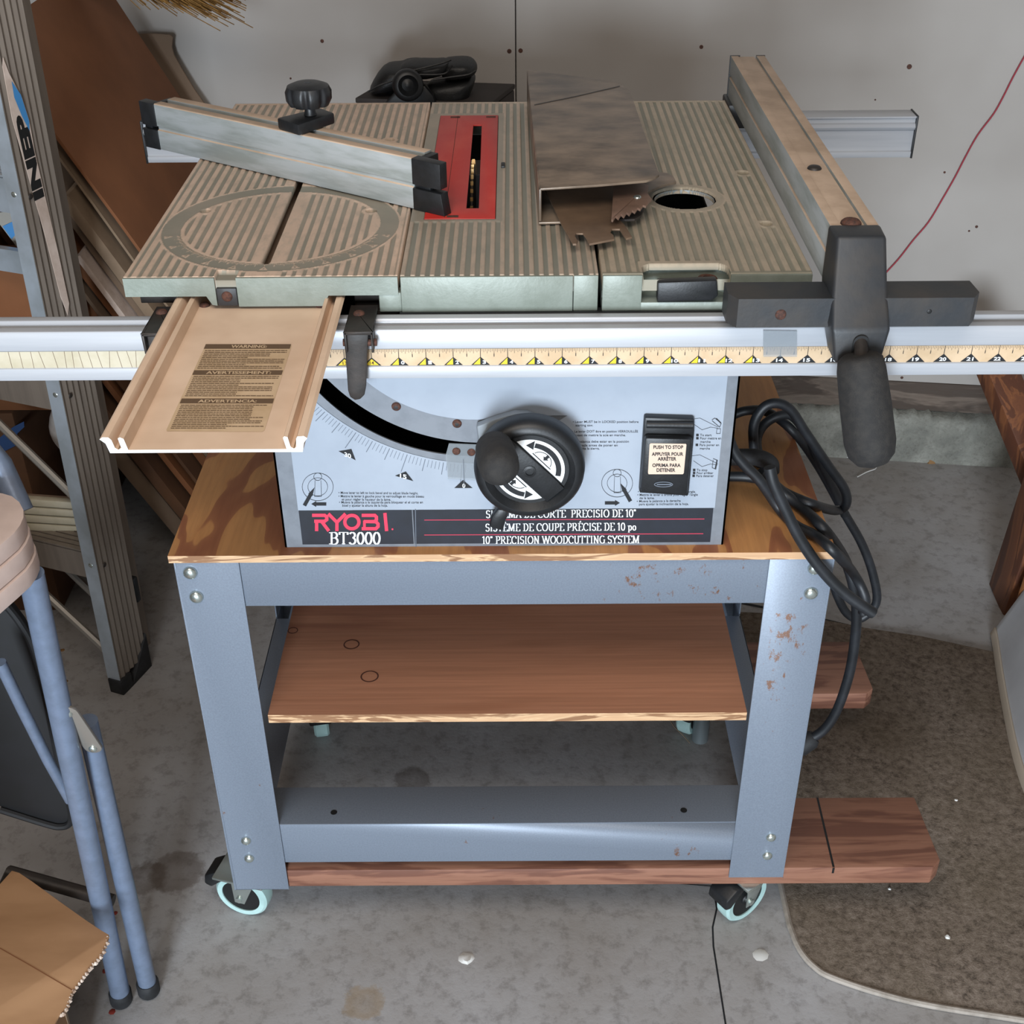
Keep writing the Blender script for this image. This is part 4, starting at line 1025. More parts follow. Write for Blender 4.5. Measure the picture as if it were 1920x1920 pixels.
# ================================================================ RIP FENCE (lifts off the rails)
rf = thing('rip_fence', 'aluminium rip fence with dark cast head and black grip on the right table', 'rip fence', (.4125, .3, ZT+.001))
fx0, fx1, fz0, fz1 = .3905, .434, .9195, .9705
fs_ = [(fx0, fz0), (fx1, fz0), (fx1, fz1), (.4235, fz1), (.4235, fz1-.0035), (.4205, fz1-.0035), (.4205, fz1-.0010), (.4000, fz1-.0010), (.4000, fz1), (fx0, fz1), (fx0, .9475), (fx0+.0022, .9465), (fx0+.0022, .9445), (fx0, .9435)]
b = MB(); b.prism([(x, .02, z) for x, z in fs_], (0, .608, 0)); fb = b.build('fence_beam', ['alu_side', 'alu_top'], rf, bevel=.0004)
for p in fb.data.polygons: p.material_index = 1 if p.normal.z > .5 else 0
b = MB(); b.box(fx0-.0008, fx0+.012, .628, .6305, .917, .9708); b.box(.4235, fx1+.0008, .628, .6305, .917, .9708); b.box(.398, .425, .626, .6295, .9198, .9665); b.build('fence_end_cap', 'black_plastic', rf)
b = MB(); b.box(.386, .412, .585, .640, .889, .9195); b.build('rear_foot', 'flat_black', rf, bevel=.002)
o = dome((.4085, .179, fz1-.001), .0072, .0035, (0, 0, 1), 'fence_bolt', 'dark_steel', rf)
o = dome((.4105, .026, fz1-.001), .0095, .005, (0, 0, 1), 'fence_bolt', 'rust', rf)
b = MB(); pts = [(.2985, -.018), (.306, -.030), (.3925, -.030), (.4345, -.030), (.5135, -.030), (.5215, -.018), (.5205, .0075), (.2985, .0075)]
b.prism([(x, y, .8945) for x, y in pts], (0, 0, .0275)); hd = b.build('fence_head', 'cast_gray', rf, bevel=.003)
b = MB()
post = [[(.3885, -.012), (.4355, -.012), (.4355, .020), (.3885, .020)], [(.3885, -.030), (.4375, -.030), (.4375, .020), (.3885, .020)], [(.3870, -.048), (.4390, -.048), (.4390, .0), (.3870, .0)], [(.3930, -.050), (.4340, -.050), (.4340, -.02), (.3930, -.02)]]
zz = [.9715, .922, .900, .868]; vs = []
for P_, z in zip(post, zz): vs += [(x, y, z) for x, y in P_]
vs[0] = (.3905, -.010, .9715); vs[1] = (.4335, -.010, .9715)
fsx = [(3, 2, 1, 0)]+[(j*4+k, j*4+(k+1) % 4, (j+1)*4+(k+1) % 4, (j+1)*4+k) for j in range(3) for k in range(4)]+[(12, 13, 14, 15)]
b.add(vs, fsx); b.build('head_post', 'cast_gray', rf, bevel=.0035, seg=3)
dome((.3445, -.030, .907), .0050, .002, name='head_screw', m='rust', par=hd); dome((.476, -.030, .909), .0022, .0005, name='screw_hole', m='flat_black', par=hd)
b = MB(); b.prism([(x, -.0505, z) for x, z in ([(.4065, .868), (.4205, .868), (.4205, .889)]+[(.4135+.007*math.cos(R(a)), .889+.007*math.sin(R(a))) for a in range(0, 181, 20)])], (0, -.0006, 0)); b.build('lever_slot', 'flat_black', rf)
ga = at(1612, 667, 'y', -.064); gb = at(1632, 836, 'y', -.088); gd = (gb-ga).normalized(); gL = (gb-ga).length
b = MB(); b.tube([(.4135, -.040, .893), (.4135, -.055, .884), ga+gd*.004], .0062, 12); b.build('lever_shaft', 'dark_steel', rf)
b = MB(); b.lathe([(0, -.001), (.015, -.001), (.0195, .003), (.0212, .012), (.0225, gL*.55), (.0228, gL-.004), (.0205, gL+.008), (.014, gL+.016), (.006, gL+.019), (0, gL+.0195)], 36, frame(ga, gd)); b.build('foam_grip', 'foam_grip', rf, smooth=70)
b = MB(); b.prism([at(u, v, 'y', -.002) for u, v in ((1431, 619), (1494, 620), (1494, 668), (1431, 668))], (0, -.0012, 0)); b.build('clear_cursor', 'clear_plastic', rf)

# ================================================================ MITRE FENCE lying across the sliding table
A0 = Vector((-.309, .422, 0)); A1 = Vector((.004, .215, 0)); ud = (A1-A0).normalized(); un = Vector((-ud.y, ud.x, 0))
if un.y < 0: un = -un
ML = (A1-A0).length; Z0, Z1 = ZT+.001, .9715
mf = thing('mitre_fence', 'short aluminium mitre fence lying askew across the sliding table', 'mitre fence', A0.lerp(A1, .5)+un*.017+Vector((0, 0, Z0)))
sec = [(0, Z0), (0, .9405), (.002, .9415), (.002, .9445), (0, .9455), (0, Z1-.001), (.0010, Z1), (.0115, Z1), (.0115, Z1-.0045), (.0215, Z1-.0045), (.0215, Z1), (.0335, Z1), (.0340, Z1-.001), (.0340, .950), (.031, .948), (.031, .940), (.034, .938), (.034, Z0)]
P3 = lambda a, n, z: A0+ud*a+un*n+Vector((0, 0, z))
b = MB(); b.prism([P3(0, n, z) for n, z in sec], ud*ML); mb = b.build('fence_bar', ['alu_side', 'alu_top'], mf, bevel=.0004)
for p in mb.data.polygons: p.material_index = 1 if p.normal.z > .5 else 0
b = MB(); b.prism([P3(0, .0120, Z1-.0044), P3(ML, .0120, Z1-.0044), P3(ML, .0210, Z1-.0044), P3(0, .0210, Z1-.0044)], (0, 0, .0004)); b.build('slot_floor', 'alu_side', mb)
def ecap(a0, a1, cut):
    b = MB()
    b.prism([P3(a0, -.0012, Z0-.0005), P3(a1, -.0012, Z0-.0005), P3(a1-cut, -.0012, .9405), P3(a0, -.0012, .9405)], un*.0125)
    b.prism([P3(a0, -.0012, .9445), P3(a1-cut, -.0012, .9445), P3(a1-cut, -.0012, Z1-.0005), P3(a0, -.0012, Z1+.0002)], un*.0125)
    e0, e1 = (a0, a0+.009) if a0 > 0 else (a1-.009, a1)
    b.prism([P3(e0, .0115, Z0-.0004), P3(e1, .0115, Z0-.0004), P3(e1, .0115, Z1-.002), P3(e0, .0115, Z1-.002)], un*.0225)
    b.prism([P3(a0, .003, .939), P3((a0+a1)/2, .003, .939), P3((a0+a1)/2, .003, .946), P3(a0, .003, .946)], un*.028)
    return b.build('fence_end_cap', 'black_plastic', mf, bevel=.0008)
ecap(ML, ML+.040, .004); ecap(-.024, 0, 0)
ca = ML*.575; kc = P3(ca, .0165, 0)
bd = (un*.85+ud*.10).normalized(); bs = Vector((bd.y, -bd.x, 0))
M_ = Mx(P3(ca-.004, .012, Z1+.0003), bs, bd, (0, 0, 1))
b = MB(); b.prism([M_ @ Vector(q) for q in ((-.019, -.013, 0), (.019, -.016, 0), (.016, .040, 0), (-.012, .044, 0))], (0, 0, .0125)); b.build('knob_base', 'black_plastic', mf, bevel=.0025)
M_ = Mx(P3(ca-.001, .030, Z1+.012), (1, 0, 0), (0, 1, 0), (0, 0, 1))
b = MB(); b.lathe([(.0075, 0), (.0062, .003), (.0055, .010), (.008, .012)], 20, M_); b.build('knob_stem', 'black_plastic', mf)
b = MB(); n = 96; prof = [(.010, .010), (.0215, .0115), (.0248, .017), (.0252, .026), (.0225, .0315), (.0150, .0345), (.006, .0350), (0, .0350)]; vs = []
for j, (r, z) in enumerate(prof):
    for i in range(n):
        a = 2*math.pi*i/n; k = r*(1-(.13 if z < .029 and r > .012 else 0)*max(0, math.cos(a*8))**1.5)
        vs.append((k*math.cos(a), k*math.sin(a), z))
fs = [(j*n+i, j*n+(i+1) % n, (j+1)*n+(i+1) % n, (j+1)*n+i) for j in range(len(prof)-1) for i in range(n)]+[tuple(reversed(range(n)))]
b.add(vs, fs, M_); kn = b.build('clamp_knob', 'black_plastic', mf, smooth=40)
b = MB(); b.box(-.0035, .0035, -.0012, .0012, .0349, .0354, M_); b.build('knob_slot', 'flat_black', kn)

# ================================================================ BLADE GUARD lying on the tables
bg = thing('blade_guard', 'bent brown steel blade guard lying on its side over the main table', 'blade guard', (.19, .35, ZT+.001))
GZ = .9565
tpz = [at(u, v, 'z', GZ) for u, v in ((1013, 353), (1000, 242), (993, 180), (990, 131), (1120, 148), (1152, 154), (1168, 160), (1178, 168), (1185, 180), (1206, 242), (1234, 320), (1236, 327), (1228, 333), (1212, 338), (1120, 346))]
b = MB(); b.prism(tpz, (0, 0, -.0028)); b.build('top_plate', 'guard_metal', bg, bevel=.0008)
gy0, gy1 = tpz[0].y, tpz[3].y; gx0, gx1 = tpz[0].x, tpz[3].x
b = MB(); b.prism([(gx0-.0015, gy0+.001, ZT+.0045), (gx0-.0015, gy0, GZ-.001), (gx1-.0015, gy1, GZ-.001), (gx1-.0015, gy1-.02, ZT+.0015)], (.003, 0, 0)); b.build('side_wall', 'guard_metal', bg, bevel=.001)
b = MB(); b.prism([(gx0-.0015, gy0+.001, ZT+.0012), (gx0+.050, gy0+.004, ZT+.0012), (gx0+.10, gy0+.03, ZT+.0012), (gx1+.09, gy1-.05, ZT+.0012), (gx1, gy1-.02, ZT+.0012)], (0, 0, .0028)); b.build('bottom_flange', 'guard_metal', bg, bevel=.0008)
L = Ink(lambda u, v: at(u, v, 'z', GZ), (0, 0, 1), .0004); L.line([(1002, 197), (1080, 181), (1162, 162)], 1.4); L.build('bend_line', 'dark_steel', bg)
Zs = .9255
sp = [at(u, v, 'z', Zs) for u, v in ((1019, 352), (1054, 426), (1064, 442), (1074, 461), (1081, 461), (1083, 455), (1078, 446), (1080, 441), (1093, 441), (1099, 449), (1105, 461), (1152, 452), (1150, 444), (1144, 440), (1147, 433), (1162, 433), (1168, 443), (1174, 451), (1185, 448), (1178, 436), (1170, 424), (1156, 410), (1152, 340), (1110, 330), (1040, 330))]
b = MB(); b.prism(sp, (0, 0, .0022)); b.build('splitter', 'splitter_metal', bg, bevel=.0004)
teeth = [(1151, 345), (1146, 416)]
n = 7
for i in range(n):
    t = i/n; u, v = 1146+t*72, 418-t*42+10*math.sin(t*2.0); teeth += [(u+3, v-1), (u+8, v-9)]
teeth += [(1222, 378), (1214, 366), (1216, 352), (1190, 340)]
b = MB(); b.prism([at(u, v, 'z', .934) for u, v in teeth], (0, 0, .0025)); pw = b.build('kickback_pawl', 'pawl_metal', bg, bevel=.0003)
dome(at(1195, 370, 'z', .9365), .0042, .002, (0, 0, 1), 'pawl_rivet', 'zinc', pw)
b = MB(); b.prism([at(u, v, 'z', .926) for u, v in ((1195, 340), (1230, 326), (1250, 328), (1262, 334), (1268, 345), (1240, 352), (1222, 360), (1205, 372))], (0, 0, .0025)); b.build('kickback_pawl', 'guard_metal', bg, bevel=.0003)
b = MB(); b.prism([at(u, v, 'z', .924) for u, v in ((1172, 416), (1190, 415), (1202, 408), (1208, 396), (1198, 392), (1180, 404), (1160, 408), (1158, 414))], (0, 0, .0025)); b.build('kickback_pawl', 'dark_steel', bg, bevel=.0003)

# ================================================================ BEHIND THE SAW: black chest, folded bag, knob
bx = thing('black_chest', 'dark flat-topped chest against the back wall behind the saw', 'chest', (-.02, 1.2, 0))
b = MB(); c0 = [(.111, 1.249), (.069, 1.128), (-.165, 1.165), (-.12, 1.285)]
b.prism([(x, y, 0) for x, y in c0], (0, 0, .765)); b.build('chest_body', 'box_dark', bx, bevel=.003)
b = MB(); cx_ = sum(x for x, y in c0)/4; cy_ = sum(y for x, y in c0)/4
b.prism([(cx_+(x-cx_)*1.01, cy_+(y-cy_)*1.01, .766) for x, y in c0], (0, 0, .009)); b.build('chest_lid', 'box_dark', bx, bevel=.002)
bag = thing('folded_bag', 'black nylon bag folded in a heap on the dark chest', 'bag', (-.03, 1.19, .776))
def cushion(pts, y0, dy, name, seedv, m='nylon_black', par=bag):
    """a puffy folded layer: outline in pixels at depth y0, swollen to depth dy"""
    P = [at(u, v, 'y', y0) for u, v in pts]; c = sum(P, Vector())/len(P); b = MB(); n = len(P); rings = []
    rnd = random.Random(seedv)
    for (k, d) in ((.0, -.5), (.55, -.47), (.86, -.36), (1., -.12), (1., .15), (.8, .45), (0., .5)):
        rings.append([c+(p-c)*k*rnd.uniform(.97, 1.03)+Vector((0, dy*d+rnd.uniform(-.003, .003)*k, 0)) for p in P])
    vs = [v for r in rings for v in r]; b.add(vs, [(j*n+i, j*n+(i+1) % n, (j+1)*n+(i+1) % n, (j+1)*n+i) for j in range(len(rings)-1) for i in range(n)])
    o = b.build(name, m, par, smooth=70); md = o.modifiers.new('s', 'SUBSURF'); md.levels = md.render_levels = 1; return o
cushion([(688, 174), (700, 150), (716, 122), (735, 119), (758, 119), (760, 113), (785, 111), (800, 112), (800, 140), (770, 155), (730, 168), (705, 172)], 1.19, .09, 'bag_layer', 1)
cushion([(742, 128), (760, 114), (790, 111), (826, 114), (846, 109), (846, 128), (830, 140), (800, 146), (768, 148)], 1.16, .07, 'bag_layer', 2)
cushion([(822, 118), (832, 110), (870, 108), (886, 110), (896, 122), (895, 136), (880, 142), (850, 146), (826, 148)], 1.17, .08, 'bag_layer', 3)
cushion([(800, 150), (850, 142), (892, 138), (893, 148), (886, 168), (876, 190), (840, 194), (800, 194), (790, 170)], 1.18, .08, 'bag_layer', 4)
cushion([(712, 170), (740, 158), (800, 150), (812, 168), (820, 194), (730, 196), (708, 192)], 1.21, .06, 'bag_layer', 5)
for i_, pts_ in enumerate((((690, 172), (712, 160), (735, 152), (742, 148)), ((766, 134), (800, 126), (830, 118), (846, 112)), ((778, 140), (820, 140), (838, 136), (848, 122)), ((812, 150), (850, 144), (878, 140), (893, 132)))):
    b = MB(); b.tube(catmull([at(u, v, 'y', 1.117) for u, v in pts_], 4), .0016, 6); b.build('bag_hem', 'nylon_black', bag)
kb_ = thing('round_knob', 'large round black plastic knob with dished centre in front of the bag', 'knob', at(765, 190, 'z', .776))
kp = at(765, 160, 'y', 1.10); kd = (CP-kp).normalized()*.7+Vector((.12, -.6, 0)); kd.normalize()
b = MB(); b.lathe([(0, -.022), (.020, -.022), (.026, -.012), (.0262, 0), (.023, .006), (.017, .007), (.014, .003), (.010, -.006), (.004, -.004), (0, -.002)], 40, frame(kp, kd)); b.build('knob_ring', 'black_plastic', kb_, smooth=60)
b = MB(); b.prism([at(u, v, 'y', 1.125) for u, v in ((720, 198), (742, 172), (770, 168), (796, 160), (812, 180), (818, 198))], (0, .02, 0)); b.build('knob_bracket', 'black_plastic', kb_, bevel=.004)

# ================================================================ BROOM, top left
br = thing('broom', 'straw broom hanging with its bristles at the top left', 'broom', (-.50, 1.2, .95))
b = MB(); rnd = random.Random(9)
for i in range(260):
    t = rnd.random(); s0 = Vector((-.62+.05*rnd.random(), 1.2+rnd.uniform(-.02, .02), .962+.035*t)); ln = rnd.uniform(.10, .235)
    e = s0+Vector((ln, rnd.uniform(-.02, .02), -.030-.05*ln/.25*rnd.uniform(.5, 1.3)+.012*rnd.random())); mid = s0.lerp(e, .55)+Vector((0, 0, .018))
    b.tube(catmull([s0, mid, e], 3), .0008, 4, cap=False)
o = b.build('bristles', 'bristle', br, smooth=0); o['kind'] = 'stuff'
b = MB(); b.tube([(-.59, 1.2, .972), (-.80, 1.2, 1.02)], .02, 14); b.build('broom_head', 'cardboard_gray', br)
b = MB(); b.tube([(-.78, 1.2, 1.015), (-1.25, 1.2, 1.3)], .011, 12); b.build('broom_handle', 'ply_edge', br)

# ================================================================ CARDBOARD LEANING TO THE LEFT
NS = Vector((1, 0, 1/1.94)).normalized()                # outward (right/up) normal of the leaning stack
DL = Vector((1/1.94, 0, -1)).normalized()               # down along the sheets
K0 = Vector((-.571, .80, .837))
def sheet(name, off, th, y0, y1, ztop, m, label, zbot=None, kind_y=None, curl=0):
    """a sheet lying parallel to the outer one, off metres behind it"""
    base = K0-NS*off
    t_top = (base.z-ztop)/(-DL.z) if DL.z else 0
    def pt(z, y): 
        k = (base.z-z)/(-DL.z); p = base+DL*k; return Vector((p.x, y, z))
    zb = .012 if zbot is None else zbot
    b = MB(); rnd = random.Random(int(off*1000)+3); n = 7
    f = [pt(zb+(ztop-zb)*i/n, y0+(rnd.uniform(-.003, .003) if 0 < i < n else 0)) for i in range(n+1)]
    k = [pt(ztop, y1), pt(zb, y1)]
    b.prism(f+k, -NS*th); o = b.build(name, m, bevel=.0006)
    return tag(o, label, 'cardboard' if 'cardboard' in name else 'board')
sheet('cardboard_sheet', 0, .005, .80, 1.345, .965, 'cardboard', 'large plain brown cardboard sheet leaning left of the saw, outermost of the stack')
sheet('cardboard_sheet', .021, .004, .806, 1.30, .83, 'cardboard_pale', 'thin buckled brown cardboard sheet just behind the outermost one')
sheet('cardboard_tube', .040, .017, .79, 1.2, .735, 'cardboard_pale', 'grey rounded cardboard strip, thickest pale edge in the leaning stack')
sheet('cardboard_sheet', .066, .010, .81, 1.3, .86, 'cardboard_gray', 'brown cardboard sheet behind the pale grey strip')
sheet('cardboard_strip', .084, .009, .79, 1.2, .640, 'sticker_pale', 'whitish narrow board edge in the middle of the leaning stack')
sheet('cardboard_sheet', .102, .012, .81, 1.3, .84, 'cardboard', 'brown cardboard sheet behind the whitish narrow board')
sheet('cardboard_sheet', .122, .006, .80, 1.3, .80, 'cardboard_gray', 'dull brown cardboard sheet with a thin edge, fourth from the ladder')
sheet('cardboard_sheet', .138, .016, .82, 1.3, .82, 'cardboard', 'thick flattened brown carton in the stack near the ladder')
sheet('cardboard_sheet', .170, .006, .80, 1.3, .78, 'cardboard_dark', 'dark brown cardboard sheet near the ladder')
sheet('cardboard_sheet', .192, .010, .81, 1.3, .80, 'cardboard', 'brown cardboard sheet half hidden by the ladder')
sheet('cardboard_sheet', .222, .020, .80, 1.3, .70, 'cardboard_dark', 'darkest thick cardboard bundle behind the ladder rail')
sheet('cardboard_sheet', .262, .030, .83, 1.3, .62, 'cardboard_gray', 'folded carton at the back of the leaning stack')
# grey-brown sheet flat against the wall
P = [(262, 56), (300, 55), (330, 57), (336, 62), (334, 80), (338, 95), (352, 120), (375, 158), (402, 197), (440, 262), (470, 330), (300, 460), (240, 300), (256, 120)]
pp = []
for (u, v) in P:
    q = wallpt(u, v); pp.append(q+wn*.035)
b = MB(); b.prism(pp, -wn*.005); tag(b.build('cardboard_sheet', 'cardboard_gray', bevel=.001), 'grey-brown cardboard sheet with a curled corner against the back wall', 'cardboard')

# ================================================================ DARK CARTONS AND BAG BEHIND THE LADDER
c1 = thing('cardboard_box', 'dark brown carton with blue tape on the floor behind the ladder', 'box', (-1.0, 1.05, 0))
b = MB(); b.box(-1.25, -.70, .722, 1.25, 0, .40); b.build('box_body', 'cardboard_dark', c1, bevel=.003)
b = MB(); b.prism([at(u, v, 'y', .7205) for u, v in ((0, 820), (25, 800), (45, 790), (46, 800), (33, 812), (30, 835), (0, 850))], (0, -.001, 0)); b.build('tape_strip', 'blue_tape', c1)
c2 = thing('cardboard_box', 'brown carton with grey and blue tape stacked behind the ladder', 'box', (-1.0, 1.05, .401))
b = MB(); b.box(-1.2, -.575, .728, .785, .401, .66); b.build('box_body', 'cardboard', c2, bevel=.003)
b = MB(); b.prism([at(u, v, 'y', .7265) for u, v in ((-8, 404), (0, 398), (20, 396), (32, 412), (44, 440), (48, 462), (36, 468), (0, 420))], (0, -.001, 0)); t_ = b.build('tape_strip', 'gray_tape', c2)
b = MB(); b.prism([at(u, v, 'y', .7250) for u, v in ((5, 424), (24, 415), (38, 430), (22, 448))], (0, -.001, 0)); b.build('blue_label', 'blue_tape_light', t_)
wb = thing('plastic_bag', 'crumpled white plastic bag with blue print behind the ladder rail', 'bag', (-.62, .69, .35))
cushion([(97, 760), (112, 742), (130, 735), (150, 745), (158, 790), (156, 830), (142, 850), (125, 850), (112, 836), (100, 820), (90, 795)], .688, .05, 'bag_body', 8, 'bag_white', wb)
b = MB()
for (a, c) in (((108, 787), (120, 792)), ((106, 795), (122, 800)), ((109, 803), (120, 805))):
    p, q = at(*a, 'y', .662), at(*c, 'y', .662); b.box(min(p.x, q.x), max(p.x, q.x), .6615, .663, q.z, q.z+.0035)
b.build('bag_print', 'blue_tape', wb)

# ================================================================ STEP LADDER
ld = thing('step_ladder', 'dull aluminium step ladder standing left of the saw with a torn sticker', 'ladder', (-.525, .52, 0))
wN = Vector((.935, -.355, 0)); wW = Vector((.355, .935, 0)); LT = Vector((-.016, .095, 1.0)).normalized()
FL = .072; FLG = .024
def ladder_rail(base, zt=1.35):
    """fluted channel: web width along wW, flanges towards -wN"""
    b = MB(); sec = []
    n = 6
    for i in range(n*2+1):
        t = i/(n*2); sec.append((t*FL, .0028 if i % 2 else 0.))
    ring = [(a, 0.0+d*-1) for a, d in sec]
    outer = [base+wW*a+wN*d for a, d in ring]+[base+wW*FL-wN*FLG, base+wW*(FL-.002)-wN*FLG, base+wW*(FL-.002)-wN*.003, base+wW*.002-wN*.003, base+wW*.002-wN*FLG, base-wN*FLG]
    b.prism(outer, LT*(zt/LT.z)); return b
LB = Vector((-.5335, .497, .0))
b = ladder_rail(LB+LT*.028); rl = b.build('side_rail', 'ladder_alu', ld)
b = MB(); q0 = LB-wN*.0005-wW*.0006+LT*.028; b.prism([q0, q0-wN*FLG, q0-wN*FLG+LT*1.36, q0+LT*1.36], -wW*.0006); b.build('rail_flange', 'ladder_lit', ld)  # thin strip over the near flange, painted in the lit tone
off = -wN*.42
b = ladder_rail(LB+off+LT*.028); b.build('side_rail', 'ladder_alu', ld)
for dd in (Vector(), off):
    b = MB(); q = LB+dd-Vector((0, 0, 0)); b.prism([q-wW*.002+wN*.002, q+wW*(FL*.35)+wN*.002, q+wW*(FL*.35)-wN*FLG, q-wW*.002-wN*FLG], (0, 0, .028))
    b.prism([q+wW*(FL*.35)+wN*.002, q+wW*(FL+.006)+wN*.002, q+wW*(FL+.006)+wN*.002+LT*.065, q+wW*(FL*.35)+wN*.002+LT*.002], -wN*(FLG+.002)); b.build('rubber_foot', 'black_rubber', ld, bevel=.002)
q = LB+wW*(FL+.003)+LT*.125
b = MB(); b.prism([q, q+wW*.010, q+wW*.010+LT*.045, q+LT*.045], -wN*.02); b.build('rail_bracket', 'black_plastic', ld, bevel=.002)
for z in (.262, .545, .832, 1.115):
    b = MB(); q = LB+LT*(z/LT.z)-wN*(FLG-.002)
    dn = Vector((0, 0, -.050)); 
    b.prism([q+wW*.000, q+wW*.0022, q+wW*.0022+dn, q+wW*.000+dn], -wN*.376)
    b.prism([q+wW*FL, q+wW*(FL-.0022), q+wW*(FL-.0022)+dn*.6, q+wW*FL+dn*.6], -wN*.376)
    k = 7
    for i in range(k):
        a0_ = FL*i/k; b.prism([q+wW*a0_, q+wW*(a0_+FL/k*.72), q+wW*(a0_+FL/k*.72)+Vector((0, 0, .0022)), q+wW*a0_+Vector((0, 0, .0022))], -wN*.376)
    b.prism([q, q+wW*FL, q+wW*FL+Vector((0, 0, -.002)), q+Vector((0, 0, -.002))], -wN*.376)
    st_ = b.build('step', 'ladder_alu' if z < .6 else 'ladder_lit', ld)  # upper steps take the lit colour, lower ones the shaded
    dome(q-wN*-(FLG*.45)+Vector((0, 0, -.022))-wW*.0008, .0055, .003, -wW, 'rivet', 'zinc', ld)
    dome(LB+LT*((z-.028)/LT.z)+wW*.016, .004, .0012, wN, 'rivet', 'dark_steel', ld)
for (z0_, l0, z1_, l1) in ((.070, .0, .212, .17), (.35, 0, .5, .17)):
    b = MB(); a = LB+LT*z0_-wN*FLG+wW*.01; c = LB+LT*z1_-wN*(FLG+l1)+wW*.01; b.tube([a, c], .0065, 8); b.build('diagonal_brace', 'brace_gray', ld)
b = MB(); a = LB+LT*.09-wN*FLG+wW*.06; c = LB+LT*.22-wN*(FLG+.15)+wW*.06; b.tube([a, c], .006, 8); b.build('diagonal_brace', 'brace_gray', ld)
# torn sticker on the web
def LW(s_, a): return LB+LT*a+wW*s_+wN*.0003
bst = MB(); SK = [(.012, .975), (.016, .985), (.021, .965), (.036, .93), (.041, .90), (.040, .86), (.043, .80), (.047, .72), (.049, .645), (.042, .63), (.035, .66), (.028, .75), (.018, .84), (.010, .91)]
bst.prism([LW(s_, a) for s_, a in SK], wN*.0006); stc = bst.build('sticker', 'sticker_pale', ld)
I = Ink(lambda s_, a: LB+LT*a+wW*s_, wN, .0013)
put_text(I, 'INEP', .0395, .800, .0345, .912, 0, .06, -.019); I.build('sticker_text', 'flat_black', stc)
I = Ink(lambda s_, a: LB+LT*a+wW*s_, wN, .0015); I.poly([(.022, .955), (.034, .935), (.040, .900), (.037, .888), (.028, .91), (.021, .935)]); I.build('sticker_blue', 'blue_tape_light', stc)
# rear frame of the ladder
b = MB(); q = LB+Vector((-.005, .085, 0)); b.prism([q, q+wW*.05, q+wW*.05-wN*.02, q-wN*.02], LT*1.2); b.build('rear_rail', 'ladder_alu', ld)
b = MB(); q = LB+Vector((-.02, .15, .66)); b.prism([q, q+Vector((0, 0, .035)), q+Vector((0, .012, .035)), q+Vector((0, .012, 0))], -wN*.4); b.build('rear_crossbar', 'ladder_lit', ld)

# ================================================================ PALE GROOVED BOARD BEHIND THE LADDER
lp = thing('shiplap_board', 'cream grooved board lying low behind the ladder', 'board', (-.75, .60, .29))
P4 = [at(u, v, 'y', .585) for u, v in ((20, 934), (162, 944), (170, 1004), (20, 996))]
rows = 4
for i in range(rows):
    a, c_ = P4[0].lerp(P4[3], i/rows), P4[0].lerp(P4[3], (i+.82)/rows); d, e = P4[1].lerp(P4[2], i/rows), P4[1].lerp(P4[2], (i+.82)/rows)
    b = MB(); b.prism([a, d, e, c_], (0, .012, 0)); b.build('slat', 'tape_blank', lp, bevel=.0015)
b = MB(); b.prism([P4[0]+Vector((0, .012, 0)), P4[1]+Vector((0, .012, 0)), P4[2]+Vector((0, .012, 0)), P4[3]+Vector((0, .012, 0))], (0, .004, 0)); b.build('backing', 'cardboard_gray', lp)

# ================================================================ FOLDED CHAIR, left front
chr_ = thing('folding_chair', 'folded steel-tube chair with beige plastic seat edges at the left', 'chair', (-.39, -.09, 0))
def cp3(u, v, y): return at(u, v, 'y', y)
foot1 = Vector((-.388, -.079, 0)); top1 = cp3(58, 1075, -.125)
d1 = (top1-foot1); b = MB(); b.tube([foot1+d1*.02, top1], .0118, 24); b.build('front_leg', 'tube_blue', chr_, smooth=60)
foot2 = Vector((-.3565, -.066, 0)); top2 = cp3(163, 1352, -.080)
d2 = top2-foot2; b = MB(); b.tube([foot2+d2*.03, top2], .0112, 24); b.build('rear_leg', 'tube_blue', chr_, smooth=60)
for f, d in ((foot1, d1), (foot2, d2)):
    b = MB(); dn = d.normalized(); b.lathe([(0, 0), (.0125, 0), (.0138, .003), (.0138, .019), (.0125, .022), (.0118, .022)], 24, frame(f+Vector((0, 0, .0035)), dn)); b.build('rubber_foot', 'black_rubber', chr_, smooth=50)
b = MB(); a = cp3(128, 1333, -.112); c = cp3(176, 1398, -.096); dd = (c-a).normalized(); sd = Vector((0, -1, 0)).cross(dd).normalized()
pts = [a+sd*.011*math.sin(R(t))-dd*.011*math.cos(R(t)) for t in range(-90, 91, 20)]+[c+sd*.009*math.sin(R(t))+dd*.009*math.cos(R(t)) for t in range(90, -91, -20)]
b.prism(pts, (0, -.004, 0)); hg = b.build('hinge_link', 'brace_gray', chr_, bevel=.0012)
dome(a+Vector((0, -.004, 0)), .0055, .003, name='rivet', m='zinc', par=hg); dome(c+Vector((0, -.004, 0)), .0045, .003, name='rivet', m='zinc', par=hg)
dome(cp3(134, 1394, -.103), .0045, .002, name='rivet', m='brace_gray', par=chr_)
b = MB(); b.tube([cp3(0, 1242, -.105), cp3(40, 1325, -.098), cp3(90, 1425, -.088), cp3(132, 1500, -.08)], .006, 12); b.build('thin_brace', 'tube_blue', chr_)
b = MB(); b.tube([Vector((-.560, .0, .075)), cp3(20, 1636, -.03), cp3(212, 1690, -.055)], .0085, 14); b.build('stretcher', 'dark_steel', chr_)
b = MB(); b.tube([cp3(-60, 800, -.02), cp3(0, 872, -.03), cp3(40, 960, -.05)], .012, 16); b.build('frame_top', 'tube_blue', chr_)
